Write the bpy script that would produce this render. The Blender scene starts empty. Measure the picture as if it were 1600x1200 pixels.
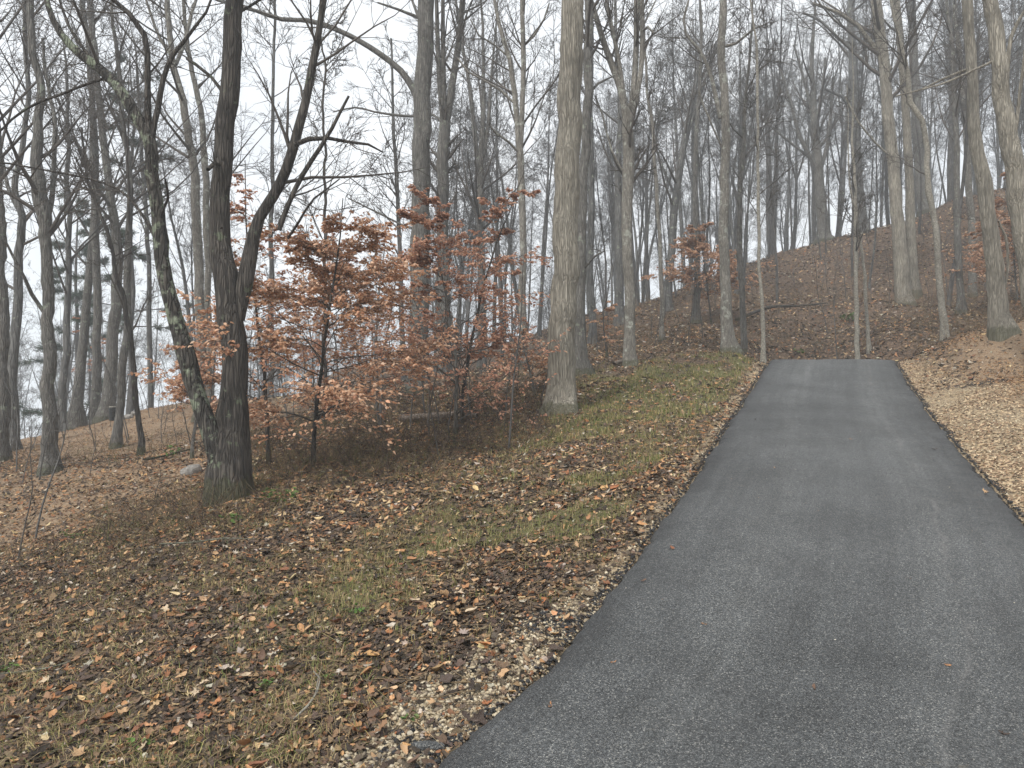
import bpy, math, random
import numpy as np
from math import radians, pi, sin, cos, exp

# ------------------------------------------------------------------ camera, world, light
scene = bpy.context.scene
F = 1155.0            # focal length in pixels of the 1600 px wide photograph
HZ = 610.0            # row of the horizon
cam_d = bpy.data.cameras.new('camera')
cam = bpy.data.objects.new('camera', cam_d)
scene.collection.objects.link(cam)
cam.location = (0, 0, 0)
cam.rotation_euler = (radians(90), 0, 0)
cam_d.sensor_width = 36.0
cam_d.lens = 36.0 * F / 1600.0
cam_d.shift_y = (HZ - 600.0) / 1600.0
cam_d.clip_start = 0.05
cam_d.clip_end = 4000
scene.camera = cam

SUN_EL, SUN_AZ = radians(52), radians(215)     # azimuth measured from +Y towards +X
world = bpy.data.worlds.new("World")
scene.world = world
world.use_nodes = True
nt = world.node_tree
nt.nodes.clear()
wo = nt.nodes.new('ShaderNodeOutputWorld')
bg = nt.nodes.new('ShaderNodeBackground')
sky = nt.nodes.new('ShaderNodeTexSky')
sky.sky_type = 'NISHITA'
sky.sun_disc = False
sky.sun_elevation = SUN_EL
sky.sun_rotation = SUN_AZ
sky.dust_density = 4.0
hs = nt.nodes.new('ShaderNodeHueSaturation')
hs.inputs['Saturation'].default_value = 0.25
cloudy = nt.nodes.new('ShaderNodeMix')
cloudy.data_type = 'RGBA'
cloudy.inputs['Factor'].default_value = 0.88
cloudy.inputs['B'].default_value = (9.4, 9.7, 10.0, 1)      # flat cloud deck
wtc = nt.nodes.new('ShaderNodeTexCoord'); wns = nt.nodes.new('ShaderNodeTexNoise')
wns.inputs['Scale'].default_value = 2.2; wns.inputs['Detail'].default_value = 4
wmp = nt.nodes.new('ShaderNodeMapping'); wmp.inputs['Scale'].default_value = (1, 1, 2.5)
nt.links.new(wtc.outputs['Generated'], wmp.inputs['Vector']); nt.links.new(wmp.outputs['Vector'], wns.inputs['Vector'])
wrp = nt.nodes.new('ShaderNodeValToRGB')
wrp.color_ramp.elements[0].position = 0.35; wrp.color_ramp.elements[0].color = (8.2, 8.6, 9.1, 1)
wrp.color_ramp.elements[1].position = 0.70; wrp.color_ramp.elements[1].color = (10.2, 10.4, 10.6, 1)
nt.links.new(wns.outputs['Fac'], wrp.inputs['Fac']); nt.links.new(wrp.outputs['Color'], cloudy.inputs['B'])
nt.links.new(sky.outputs['Color'], hs.inputs['Color'])
nt.links.new(hs.outputs['Color'], cloudy.inputs['A'])
nt.links.new(cloudy.outputs['Result'], bg.inputs['Color'])
bg.inputs['Strength'].default_value = 0.0515
nt.links.new(bg.outputs['Background'], wo.inputs['Surface'])

sun_d = bpy.data.lights.new('sun', 'SUN')
sun_d.energy = 1.5
sun_d.angle = radians(11)
sun_d.color = (1.0, 0.96, 0.90)
sun = bpy.data.objects.new('sun', sun_d)
scene.collection.objects.link(sun)
from mathutils import Vector, Matrix
sd = Vector((sin(SUN_AZ) * cos(SUN_EL), cos(SUN_AZ) * cos(SUN_EL), sin(SUN_EL)))
sun.rotation_euler = sd.to_track_quat('Z', 'Y').to_euler()
sun.location = (0, 0, 60)

scene.view_settings.view_transform = 'Standard'
scene.view_settings.look = 'None'
scene.view_settings.exposure = 1.40
scene.view_settings.gamma = 1.0
scene.view_settings.use_curve_mapping = False
scene.render.engine = 'CYCLES'
scene.cycles.use_denoising = True
scene.cycles.max_bounces = 4
scene.cycles.diffuse_bounces = 2
scene.cycles.glossy_bounces = 1
scene.cycles.transmission_bounces = 2
scene.cycles.volume_bounces = 1
scene.cycles.use_adaptive_sampling = True
scene.cycles.adaptive_threshold = 0.015

RS = np.random.RandomState
COL = scene.collection

# ------------------------------------------------------------------ helpers
def W(px, py, d):
    """pixel of the photograph at depth d -> point in the place"""
    return np.array([(px - 800.0) / F * d, d, (HZ - py) / F * d])

def link(o, parent=None):
    COL.objects.link(o)
    if parent is not None:
        o.parent = parent
    return o

def tag(o, label=None, cat=None, group=None, kind=None):
    if label: o['label'] = label
    if cat: o['category'] = cat
    if group: o['group'] = group
    if kind: o['kind'] = kind
    return o

def empty(name, loc):
    o = bpy.data.objects.new(name, None)
    o.empty_display_size = 0.2
    o.location = tuple(loc)
    return link(o)

def mesh_np(name, verts, faces, mat, smooth=True, colors=None, uvs=None):
    """faces: (n,k) integer array or list of such arrays"""
    me = bpy.data.meshes.new(name)
    if not isinstance(faces, list): faces = [faces]
    faces = [f for f in faces if len(f)]
    me.vertices.add(len(verts))
    me.vertices.foreach_set('co', np.ascontiguousarray(verts, dtype=np.float32).ravel())
    loops = np.concatenate([f.ravel() for f in faces]).astype(np.int32)
    tot = np.concatenate([np.full(len(f), f.shape[1]) for f in faces]).astype(np.int32)
    start = np.concatenate([[0], np.cumsum(tot)[:-1]]).astype(np.int32)
    me.loops.add(len(loops))
    me.loops.foreach_set('vertex_index', loops)
    me.polygons.add(len(tot))
    me.polygons.foreach_set('loop_start', start)
    me.polygons.foreach_set('loop_total', tot)
    if smooth:
        me.polygons.foreach_set('use_smooth', np.ones(len(tot), dtype=bool))
    if uvs is not None:
        uv = me.uv_layers.new(name='UVMap')
        uv.data.foreach_set('uv', np.ascontiguousarray(uvs[loops], dtype=np.float32).ravel())
    me.update(calc_edges=True)
    if colors is not None:
        ca = me.color_attributes.new('Col', 'FLOAT_COLOR', 'POINT')
        c4 = np.ones((len(verts), 4), dtype=np.float32)
        c4[:, :colors.shape[1]] = colors
        ca.data.foreach_set('color', c4.ravel())
    if mat is not None:
        me.materials.append(mat)
    return me

def obj(name, me, parent=None):
    return link(bpy.data.objects.new(name, me), parent)

def norm(v):
    return v / (np.linalg.norm(v, axis=-1, keepdims=True) + 1e-9)

def smooth01(x):
    x = np.clip(x, 0, 1)
    return x * x * (3 - 2 * x)

def _hash(ix, iy, seed):
    h = (ix * 374761393 + iy * 668265263 + seed * 982451653) & 0xFFFFFFFF
    h = ((h ^ (h >> 13)) * 1274126177) & 0xFFFFFFFF
    return ((h ^ (h >> 16)) & 0xFFFF) / 65535.0

def vnoise(x, y, seed=0):
    x = np.asarray(x, dtype=float); y = np.asarray(y, dtype=float)
    ix = np.floor(x).astype(np.int64); iy = np.floor(y).astype(np.int64)
    fx = smooth01(x - ix); fy = smooth01(y - iy)
    a = _hash(ix, iy, seed); b = _hash(ix + 1, iy, seed)
    c = _hash(ix, iy + 1, seed); d = _hash(ix + 1, iy + 1, seed)
    return (a * (1 - fx) + b * fx) * (1 - fy) + (c * (1 - fx) + d * fx) * fy

def fbm(x, y, seed=0, oct=3):
    s = 0; a = 0.5; t = 0
    for i in range(oct):
        s = s + a * vnoise(x * 2 ** i, y * 2 ** i, seed + i * 17); t += a; a *= 0.5
    return s / t

# ------------------------------------------------------------------ materials
def new_mat(name):
    m = bpy.data.materials.new(name)
    m.use_nodes = True
    n = m.node_tree
    b = n.nodes['Principled BSDF']
    b.inputs['Roughness'].default_value = 0.85
    b.inputs['Specular IOR Level'].default_value = 0.25
    return m, n, b

def nd(n, t, **kw):
    x = n.nodes.new(t)
    for k, v in kw.items(): setattr(x, k, v)
    return x

def noise(n, vec, scale, detail=4, rough=0.6):
    x = nd(n, 'ShaderNodeTexNoise')
    x.inputs['Scale'].default_value = scale
    x.inputs['Detail'].default_value = detail
    x.inputs['Roughness'].default_value = rough
    if vec is not None: n.links.new(vec, x.inputs['Vector'])
    return x.outputs['Fac']

def ramp(n, fac, stops):
    r = nd(n, 'ShaderNodeValToRGB')
    e = r.color_ramp.elements
    while len(e) < len(stops): e.new(0.5)
    for el, (p, c) in zip(e, stops):
        el.position = p
        el.color = (c[0], c[1], c[2], 1) if not isinstance(c, (int, float)) else (c, c, c, 1)
    n.links.new(fac, r.inputs['Fac'])
    return r.outputs['Color']

def mix(n, fac, a, b, mode='MIX'):
    x = nd(n, 'ShaderNodeMix', data_type='RGBA', blend_type=mode)
    for s, v in (('Factor', fac), ('A', a), ('B', b)):
        if isinstance(v, (int, float)): x.inputs[s].default_value = v
        elif isinstance(v, tuple): x.inputs[s].default_value = (v[0], v[1], v[2], 1)
        else: n.links.new(v, x.inputs[s])
    return x.outputs['Result']

def mth(n, op, a, b=0.0, clamp=False):
    x = nd(n, 'ShaderNodeMath', operation=op, use_clamp=clamp)
    for i, v in enumerate((a, b)):
        if isinstance(v, (int, float)): x.inputs[i].default_value = v
        else: n.links.new(v, x.inputs[i])
    return x.outputs[0]

def bump(n, b, h, strength, dist):
    x = nd(n, 'ShaderNodeBump')
    x.inputs['Strength'].default_value = strength
    x.inputs['Distance'].default_value = dist
    n.links.new(h, x.inputs['Height'])
    n.links.new(x.outputs['Normal'], b.inputs['Normal'])

def bark(name, light, dark, scale=22, stretch=0.14, depth=0.02, lichen=0.0, lcol=(0.30, 0.33, 0.26), moss=0.0, blot=1.2):
    m, n, b = new_mat(name)
    tc = nd(n, 'ShaderNodeTexCoord')
    mp = nd(n, 'ShaderNodeMapping')
    mp.inputs['Scale'].default_value = (1, 1, stretch)
    n.links.new(tc.outputs['Object'], mp.inputs['Vector'])
    fur = noise(n, mp.outputs['Vector'], scale, 5, 0.62)
    vo = nd(n, 'ShaderNodeTexVoronoi', feature='DISTANCE_TO_EDGE')
    vo.inputs['Scale'].default_value = scale * 1.1
    vo.inputs['Randomness'].default_value = 1.0
    dis = nd(n, 'ShaderNodeVectorMath', operation='MULTIPLY_ADD')
    nz = nd(n, 'ShaderNodeTexNoise'); nz.inputs['Scale'].default_value = scale * 0.5
    n.links.new(mp.outputs['Vector'], nz.inputs['Vector'])
    n.links.new(nz.outputs['Color'], dis.inputs[0]); dis.inputs[1].default_value = (0.11, 0.11, 0.05)
    n.links.new(mp.outputs['Vector'], dis.inputs[2])
    n.links.new(dis.outputs[0], vo.inputs['Vector'])
    edge = ramp(n, vo.outputs['Distance'], [(0.0, 0.0), (0.20, 1.0)])
    big = noise(n, tc.outputs['Object'], blot, 3, 0.5)
    base = ramp(n, fur, [(0.30, dark), (0.60, light)])
    base = mix(n, mth(n, 'MULTIPLY', edge, 1.0), mix(n, 0.6, base, tuple(q * 0.7 for q in dark)), base)
    tone = ramp(n, big, [(0.3, 0.68), (0.7, 1.1)])
    base = mix(n, 1.0, base, tone, 'MULTIPLY')
    if lichen > 0:
        ln = noise(n, tc.outputs['Object'], 5.0, 6, 0.7)
        lf = ramp(n, ln, [(0.62 - lichen * 0.25, 0.0), (0.68 - lichen * 0.25, 0.85)])
        base = mix(n, lf, base, lcol)
    if moss > 0:
        sx = nd(n, 'ShaderNodeSeparateXYZ'); n.links.new(tc.outputs['Object'], sx.inputs[0])
        hgt = mth(n, 'DIVIDE', sx.outputs['Z'], moss)
        mm = noise(n, tc.outputs['Object'], 7.0, 5, 0.7)
        mf = mth(n, 'SUBTRACT', mth(n, 'ADD', mm, 0.35), hgt)
        mf = ramp(n, mf, [(0.30, 0.0), (0.50, 0.85)])
        base = mix(n, mth(n, 'MULTIPLY', mf, 0.7), base, (0.06, 0.062, 0.028))
    n.links.new(base, b.inputs['Base Color'])
    h = mth(n, 'ADD', mth(n, 'MULTIPLY', fur, 0.6), mth(n, 'MULTIPLY', edge, 0.5))
    bump(n, b, h, 1.0, depth * 1.6)
    b.inputs['Roughness'].default_value = 0.9
    return m

M = {}
M['big'] = bark('bark_pale_ridged', (0.38, 0.35, 0.29), (0.16, 0.145, 0.118), 30, 0.08, 0.014, moss=0.35)
M['pale'] = bark('bark_pale', (0.30, 0.28, 0.245), (0.14, 0.13, 0.112), 28, 0.18, 0.012, lichen=0.25, lcol=(0.36, 0.37, 0.32), moss=0.3)
M['grey'] = bark('bark_grey', (0.22, 0.21, 0.19), (0.09, 0.084, 0.076), 28, 0.11, 0.018, lichen=0.15, lcol=(0.24, 0.26, 0.21), moss=0.3)
M['dark'] = bark('bark_dark_wet', (0.115, 0.102, 0.088), (0.034, 0.030, 0.028), 26, 0.09, 0.022, lichen=0.06, lcol=(0.13, 0.15, 0.10), moss=0.45)
M['lich'] = bark('bark_dark_lichened', (0.10, 0.09, 0.078), (0.028, 0.026, 0.024), 20, 0.16, 0.025, lichen=0.38, lcol=(0.22, 0.25, 0.18), blot=2.5)
M['white'] = bark('bark_whitish', (0.35, 0.33, 0.28), (0.17, 0.155, 0.13), 18, 0.8, 0.006, lichen=0.3, lcol=(0.22, 0.21, 0.18))
M['far'] = bark('bark_far_woods', (0.17, 0.168, 0.16), (0.08, 0.078, 0.074), 10, 0.2, 0.02, lichen=0.1)
M['farb'] = bark('bark_far_brown', (0.145, 0.137, 0.128), (0.065, 0.062, 0.058), 10, 0.2, 0.02)
M['log'] = bark('bark_fallen_log', (0.30, 0.25, 0.21), (0.11, 0.09, 0.075), 20, 1.0, 0.01)

def twig_mat(name, a, c):
    m, n, b = new_mat(name)
    tc = nd(n, 'ShaderNodeTexCoord')
    f = noise(n, tc.outputs['Object'], 2.0, 3, 0.6)
    n.links.new(ramp(n, f, [(0.3, a), (0.7, c)]), b.inputs['Base Color'])
    return m
M['twig'] = twig_mat('twig_grey_brown', (0.05, 0.044, 0.04), (0.105, 0.092, 0.08))
M['twigfar'] = twig_mat('twig_far', (0.06, 0.058, 0.056), (0.12, 0.115, 0.108))
M['stemd'] = twig_mat('briar_stem', (0.025, 0.019, 0.016), (0.085, 0.055, 0.042))
M['stemg'] = twig_mat('green_stem', (0.07, 0.075, 0.025), (0.16, 0.16, 0.06))
M['stem'] = twig_mat('brush_stem', (0.07, 0.048, 0.03), (0.22, 0.16, 0.09))

def col_mat(name, rough=0.7, trans=0.0, bumpy=True, spec=0.25):
    m, n, b = new_mat(name)
    at = nd(n, 'ShaderNodeAttribute'); at.attribute_name = 'Col'
    geo = nd(n, 'ShaderNodeNewGeometry')
    f = noise(n, geo.outputs['Position'], 60.0, 3, 0.6)
    c = mix(n, 1.0, at.outputs['Color'], ramp(n, f, [(0.3, 0.7), (0.7, 1.2)]), 'MULTIPLY')
    n.links.new(c, b.inputs['Base Color'])
    b.inputs['Roughness'].default_value = rough
    b.inputs['Specular IOR Level'].default_value = spec
    if trans > 0:
        ts = nd(n, 'ShaderNodeBsdfTranslucent')
        n.links.new(c, ts.inputs['Color'])
        ms = nd(n, 'ShaderNodeMixShader'); ms.inputs[0].default_value = trans
        n.links.new(b.outputs[0], ms.inputs[1]); n.links.new(ts.outputs[0], ms.inputs[2])
        n.links.new(ms.outputs[0], n.nodes['Material Output'].inputs['Surface'])
    return m
M['litter'] = col_mat('dead_leaf', 0.7, 0.0, spec=0.2)
M['copper'] = col_mat('copper_beech_leaf', 0.6, 0.42)
M['grass'] = col_mat('grass_blade', 0.7, 0.15)
M['stone'] = col_mat('limestone_chip', 0.85)

def rnd_mat(name, stops, rough=0.65):
    """one material for loose single pieces: colour picked by the object's own random number"""
    m, n, b = new_mat(name)
    oi = nd(n, 'ShaderNodeObjectInfo')
    tc = nd(n, 'ShaderNodeTexCoord')
    r = ramp(n, oi.outputs['Random'], stops)
    n.nodes[-1].color_ramp.interpolation = 'CONSTANT' if hasattr(n.nodes[-1], 'color_ramp') else None
    f = noise(n, tc.outputs['Object'], 30.0, 4, 0.6)
    c = mix(n, 1.0, r, ramp(n, f, [(0.3, 0.6), (0.7, 1.25)]), 'MULTIPLY')
    n.links.new(c, b.inputs['Base Color'])
    b.inputs['Roughness'].default_value = rough
    bump(n, b, f, 0.4, 0.004)
    return m
M['leaf1'] = rnd_mat('fallen_leaf_single', [(0, (0.34, 0.175, 0.085)), (0.14, (0.42, 0.27, 0.15)), (0.25, (0.20, 0.09, 0.05)),
                     (0.40, (0.07, 0.05, 0.04)), (0.58, (0.13, 0.08, 0.055)), (0.74, (0.24, 0.14, 0.08)), (0.90, (0.46, 0.36, 0.25))])
M['stone1'] = rnd_mat('gravel_stone_single', [(0, (0.36, 0.30, 0.21)), (0.3, (0.26, 0.21, 0.145)), (0.55, (0.45, 0.39, 0.29)), (0.8, (0.19, 0.155, 0.115))], 0.9)
M['beech1'] = rnd_mat('beech_leaf_single', [(0, (0.52, 0.28, 0.17)), (0.4, (0.60, 0.38, 0.25)), (0.75, (0.46, 0.23, 0.14))], 0.55)

# ------------------------------------------------------------------ driveway profile
RY = np.array([-12, -2, 0, 3.4, 4.5, 5.3, 6.6, 9.4, 12.5, 15.2, 18.5, 20.0, 21.5, 23.0])
RZ = np.array([-2.9, -2.2, -2.05, -1.74, -1.52, -1.36, -1.10, -0.735, -0.33, 0.13, 0.77, 0.80, 0.70, 0.55])
RL = np.array([-8.0, -3.9, -2.7, -0.355, 0.33, 0.757, 1.37, 2.54, 3.81, 4.97, 6.45, 7.15, 7.9, 8.7])
RR = np.array([-4.6, -0.2, 1.0, 3.15, 3.72, 4.08, 4.56, 5.71, 7.03, 8.20, 9.60, 10.35, 11.2, 12.1])
def _dense(a):
    yy = np.arange(-12, 23.01, 0.1)
    v = np.interp(yy, RY, a)
    k = np.exp(-np.linspace(-2, 2, 13) ** 2); k /= k.sum()
    vp = np.pad(v, 6, mode='reflect', reflect_type='odd')
    return np.convolve(vp, k, 'valid')
_YY = np.arange(-12, 23.01, 0.1)
_RZ, _RL, _RR = _dense(RZ), _dense(RL), _dense(RR)
def road_z(y): return np.interp(y, _YY, _RZ)
def road_l(y): return np.interp(y, _YY, _RL)
def road_r(y): return np.interp(y, _YY, _RR)

# ------------------------------------------------------------------ terrain through measured points
ctrl = []
def cp(px, py, d): ctrl.append(W(px, py, d))
for p in [(0,1200,4.0),(300,1200,3.75),(560,1200,3.45),(0,1000,5.9),(300,1000,5.3),(600,1000,4.75),(0,860,9.3),(300,880,7.0),(600,900,6.2),
          (800,1000,4.55),(800,850,6.6),(250,800,9.0),(600,780,8.4),(800,750,9.0),(950,700,10.2),(950,800,7.1),(1000,640,13),(1060,600,15.3),(900,600,16),
          (358,776,9.0),(490,735,10.5),(710,682,12.8),(877,646,13),(910,592,17),(985,571,18),(1137,552,19.5),(1192,566,18.2),(820,576,19),
          (655,612,20),(78,735,14),(0,722,15.5),(150,700,18),(220,712,15.5),(182,703,17.5),(20,704,19),(0,690,23),(98,678,24),(150,663,25),(230,648,25),(300,636,25),
          (420,640,20),(500,618,26),(600,608,30),(720,585,30),(820,560,30),(300,700,15),(120,790,11),
          (900,545,27),(843,525,36),(930,492,37),(993,480,38),(1083,447,42),(1200,405,45),(1333,370,46),(1400,350,47),(1483,326,48),(1567,320,48),(1640,312,48),
          (1000,545,23),(1100,515,27),(1200,480,30),(1300,480,30),(1416,478,30),(1502,500,24),(1600,440,30),(1340,546,22.5),(1358,534,23.5),(1250,552,23),(1150,540,22),
          (1474,530,20),(1566,523,17),(1640,580,14.5),(1480,560,17),(1600,600,13.5),(1600,700,9.3),(1700,640,11),(1600,660,10.8),(1440,555,19),
          (500,600,40),(650,585,42),(200,660,30)]:
    cp(*p)
wpts = [(-12,0,-3.4),(-8,-8,-3.8),(-5,0,-2.45),(-3,2,-2.2),(-2.2,-2,-2.3),(-14,8,-3.2),(-20,15,-3.4),(-26,24,-4.5),(-12,30,-3.0),(-20,32,-6),(-30,40,-9),(-15,45,-6.5),(-5,46,-2.5),
        (8,0,-1.9),(7,5,-1.4),(12,4,-1.1),(14,12,1.0),(18,17,2.6),(24,24,6),(30,36,11.5),(40,40,14),(36,20,8),(24,4,0.5),(20,-8,-1.5),(2,-10,-2.9),
        (44,52,14.2),(30,58,10.5),(20,60,7),(10,58,4),(0,58,-1),(20,75,2),(40,75,9),(0,80,-6),(-20,80,-12),(-45,60,-14),(-60,20,-12),(-40,0,-8),(60,60,14),(70,30,14),
        (11,23.5,0.85),(13,21,0.95)]
for w in wpts: ctrl.append(np.array(w, dtype=float))
for y in (-10, -5, 0, 3, 5, 7, 9, 11, 13, 15, 17, 19, 21):
    for f in (0.0, 1.0):
        ctrl.append(np.array([road_l(y) * (1 - f) + road_r(y) * f, y, road_z(y)]))
for r, z in ((130, -22), (260, -38)):
    for a in range(0, 360, 45):
        zz = z + (26 if -20 < 90 - a < 80 and r == 130 else 0)
        ctrl.append(np.array([r * cos(radians(a)), r * sin(radians(a)), zz]))
C = np.array(ctrl)
cxy, cz = C[:, :2], C[:, 2]
def _phi(r2): return np.sqrt(r2 + 2.0)
_D = ((cxy[:, None] - cxy[None]) ** 2).sum(-1)
_A = _phi(_D)
NC = len(C)
_P = np.c_[np.ones(NC), cxy / 50]
_K = np.zeros((NC + 3, NC + 3)); _K[:NC, :NC] = _A - 0.03 * np.eye(NC); _K[:NC, NC:] = _P; _K[NC:, :NC] = _P.T
_S = np.linalg.solve(_K, np.r_[cz, 0, 0, 0])
def base_height(x, y):
    x = np.atleast_1d(np.asarray(x, float)); y = np.atleast_1d(np.asarray(y, float))
    out = np.empty(x.shape)
    fx, fy, fo = x.ravel(), y.ravel(), out.ravel()
    for i in range(0, len(fx), 40000):
        sx, sy = fx[i:i + 40000], fy[i:i + 40000]
        R2 = (sx[:, None] - cxy[None, :, 0]) ** 2 + (sy[:, None] - cxy[None, :, 1]) ** 2
        fo[i:i + 40000] = _phi(R2) @ _S[:NC] + _S[NC] + (_S[NC + 1] * sx + _S[NC + 2] * sy) / 50
    h = fo.reshape(x.shape)
    r = np.hypot(x, y)
    k = smooth01((r - 110) / 120)
    return h * (1 - k) + (-40 + 14 * fbm(x / 160, y / 160, 5)) * k

def road_dist(x, y):
    """metres outside the asphalt (negative inside); side -1 left, +1 right"""
    l, r = road_l(y), road_r(y)
    dl = (l - x) * 0.9; dr = (x - r) * 0.9
    d = np.maximum(dl, dr)
    d = np.where(y > 22.5, np.maximum(d, y - 22.5), d)
    return d, np.where(dl > dr, -1, 1)

def ground_z(x, y):
    x = np.atleast_1d(np.asarray(x, float)); y = np.atleast_1d(np.asarray(y, float))
    h = base_height(x, y)
    r = np.hypot(x, y)
    h = h + (fbm(x * 0.9, y * 0.9, 3) - 0.5) * 0.22 * smooth01(r / 8) + (fbm(x * 5, y * 5, 11) - 0.5) * 0.05
    hill = smooth01((y - 20) / 10) * smooth01((120 - r) / 40)
    h = h + hill * (fbm(x * 0.35, y * 0.35, 23) - 0.5) * 0.8
    d, s = road_dist(x, y)
    rz = road_z(y) - 0.045
    w = smooth01(d / np.where(s < 0, 0.9, 0.7))
    w = np.where(d < 0, 0, w)
    near = rz + (fbm(x * 7, y * 7, 31) - 0.5) * 0.03
    h2 = near * (1 - w) + h * w
    return np.where(d < 0, rz - 0.03, h2)

# polar sheet round the camera, finer where the photograph looks
def angles():
    a = list(np.arange(-45, 45, 0.25)) + list(np.arange(45, 315, 2.5))
    return np.radians(np.array(a))
AN = angles()
RD = np.concatenate([[0.15, 0.5, 1.0, 1.5, 2.0], np.geomspace(2.3, 60, 210), np.geomspace(62, 320, 40)])
gx = RD[:, None] * np.sin(AN)[None]; gy = RD[:, None] * np.cos(AN)[None]
gz = ground_z(gx, gy)
nA, nR = len(AN), len(RD)
gv = np.stack([gx, gy, gz], -1).reshape(-1, 3)
ii = np.arange(nR - 1)[:, None] * nA; jj = np.arange(nA)[None]; jn = (jj + 1) % nA
gf = np.stack([ii + jj, ii + jn, ii + nA + jn, ii + nA + jj], -1).reshape(-1, 4)[:, ::-1]
cap_c = len(gv)
gv = np.r_[gv, [[0, 0, ground_z(0, 0)[0]]]]
capf = np.stack([np.full(nA, cap_c), np.arange(nA), (np.arange(nA) + 1) % nA], -1)[:, ::-1]

def zones(x, y):
    """gravel, grass, clay/chip weights"""
    d, s = road_dist(x, y)
    n1 = fbm(x * 2.2, y * 2.2, 41); n2 = fbm(x * 0.8, y * 0.8, 51); n3 = fbm(x * 6, y * 6, 61)
    gw = np.interp(y, [0, 3.3, 4.2, 5.2, 6.5, 9, 19], [0.85, 0.70, 0.50, 0.22, 0.17, 0.18, 0.32])
    gl = smooth01((gw * (0.6 + 0.8 * n1) - d) / 0.22 + 0.5) * (s < 0)
    gr = smooth01((np.interp(y, [0, 8, 14, 20], [2.2, 2.0, 1.3, 0.3]) * (0.7 + 0.6 * n1) - d) / 0.8 + 0.4) * (s > 0)
    gr = gr * (y < 21)
    near_crest = np.exp(-(((x - 3.6) / 2.6) ** 2 + ((y - 15.2) / 2.6) ** 2) * 1.1)
    verge = smooth01((d - 0.25) / 0.3) * smooth01((3.2 - d) / 1.2) * (s < 0) * (y < 19) * (0.25 + 0.75 * smooth01((y - 4.6) / 1.5))
    loose = smooth01((0.47 - n2) / 0.1) * 0.14 * (y < 12)
    grass = np.clip((near_crest * 1.3 + verge * smooth01((n2 - 0.38) / 0.12) + loose) * smooth01((n1 - 0.25) / 0.3), 0, 1) * (1 - gl) * (1 - gr) * (s < 0)
    knoll = smooth01((-x - (2.2 + 0.16 * y) + (n1 - 0.5) * 1.0) / 0.9) * smooth01((y - 8.3 - (n2 - 0.5) * 2) / 0.8) * smooth01((30 - y) / 6)
    bank = smooth01((d - 0.5) / 1.0) * (s > 0) * smooth01((y - 4) / 3) * smooth01((20.5 - y - 0.2 * (x - 10)) / 2.5) * (1 - gr * 0.6)
    return gl, gr, grass, knoll, bank

gl, gr, grs, kn, bk = zones(gv[:, 0], gv[:, 1])
gcol = np.stack([np.clip(gl + gr, 0, 1), grs, np.clip(kn + bk, 0, 1)], -1)

m, n, b = new_mat('forest_ground')
at = nd(n, 'ShaderNodeAttribute'); at.attribute_name = 'Col'
sp = nd(n, 'ShaderNodeSeparateColor'); n.links.new(at.outputs['Color'], sp.inputs[0])
geo = nd(n, 'ShaderNodeNewGeometry'); P_ = geo.outputs['Position']
f1 = noise(n, P_, 3.0, 8, 0.7); f2 = noise(n, P_, 22.0, 6, 0.7); f3 = noise(n, P_, 0.6, 4, 0.6)
vor = nd(n, 'ShaderNodeTexVoronoi'); vor.inputs['Scale'].default_value = 24.0; n.links.new(P_, vor.inputs['Vector'])
vc = nd(n, 'ShaderNodeSeparateColor'); n.links.new(vor.outputs['Color'], vc.inputs[0])
soil = ramp(n, f2, [(0.3, (0.026, 0.019, 0.013)), (0.55, (0.075, 0.053, 0.035)), (0.75, (0.15, 0.105, 0.066))])
flake = ramp(n, vc.outputs[0], [(0.0, (0.05, 0.036, 0.03)), (0.45, (0.11, 0.075, 0.055)), (0.75, (0.17, 0.115, 0.08)), (0.93, (0.30, 0.20, 0.13))])
soil = mix(n, 0.55, soil, flake)
gr_c = ramp(n, f2, [(0.3, (0.05, 0.055, 0.018)), (0.6, (0.12, 0.12, 0.045)), (0.8, (0.22, 0.19, 0.09))])
soil = mix(n, mth(n, 'MULTIPLY', sp.outputs[1], 0.75), soil, gr_c)
clay = ramp(n, f2, [(0.25, (0.12, 0.082, 0.052)), (0.5, (0.23, 0.163, 0.105)), (0.75, (0.38, 0.295, 0.20))])
clay = mix(n, mth(n, 'MULTIPLY', f1, 0.6), clay, (0.16, 0.105, 0.062))
soil = mix(n, sp.outputs[2], soil, clay)
vg = nd(n, 'ShaderNodeTexVoronoi'); vg.inputs['Scale'].default_value = 45.0; n.links.new(P_, vg.inputs['Vector'])
vgc = nd(n, 'ShaderNodeSeparateColor'); n.links.new(vg.outputs['Color'], vgc.inputs[0])
gravc = ramp(n, vgc.outputs[0], [(0.0, (0.10, 0.075, 0.05)), (0.4, (0.22, 0.165, 0.105)), (0.8, (0.36, 0.28, 0.18))])
soil = mix(n, sp.outputs[0], soil, gravc)
n.links.new(soil, b.inputs['Base Color'])
bump(n, b, mth(n, 'ADD', f2, mth(n, 'MULTIPLY', vor.outputs['Distance'], 0.6)), 0.8, 0.03)
b.inputs['Roughness'].default_value = 0.92
M['ground'] = m
ground = obj('ground', mesh_np('ground', gv, [gf, capf], M['ground'], True, gcol))
tag(ground, kind='structure', label='sloping woodland ground under dead leaves and soil')

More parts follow.
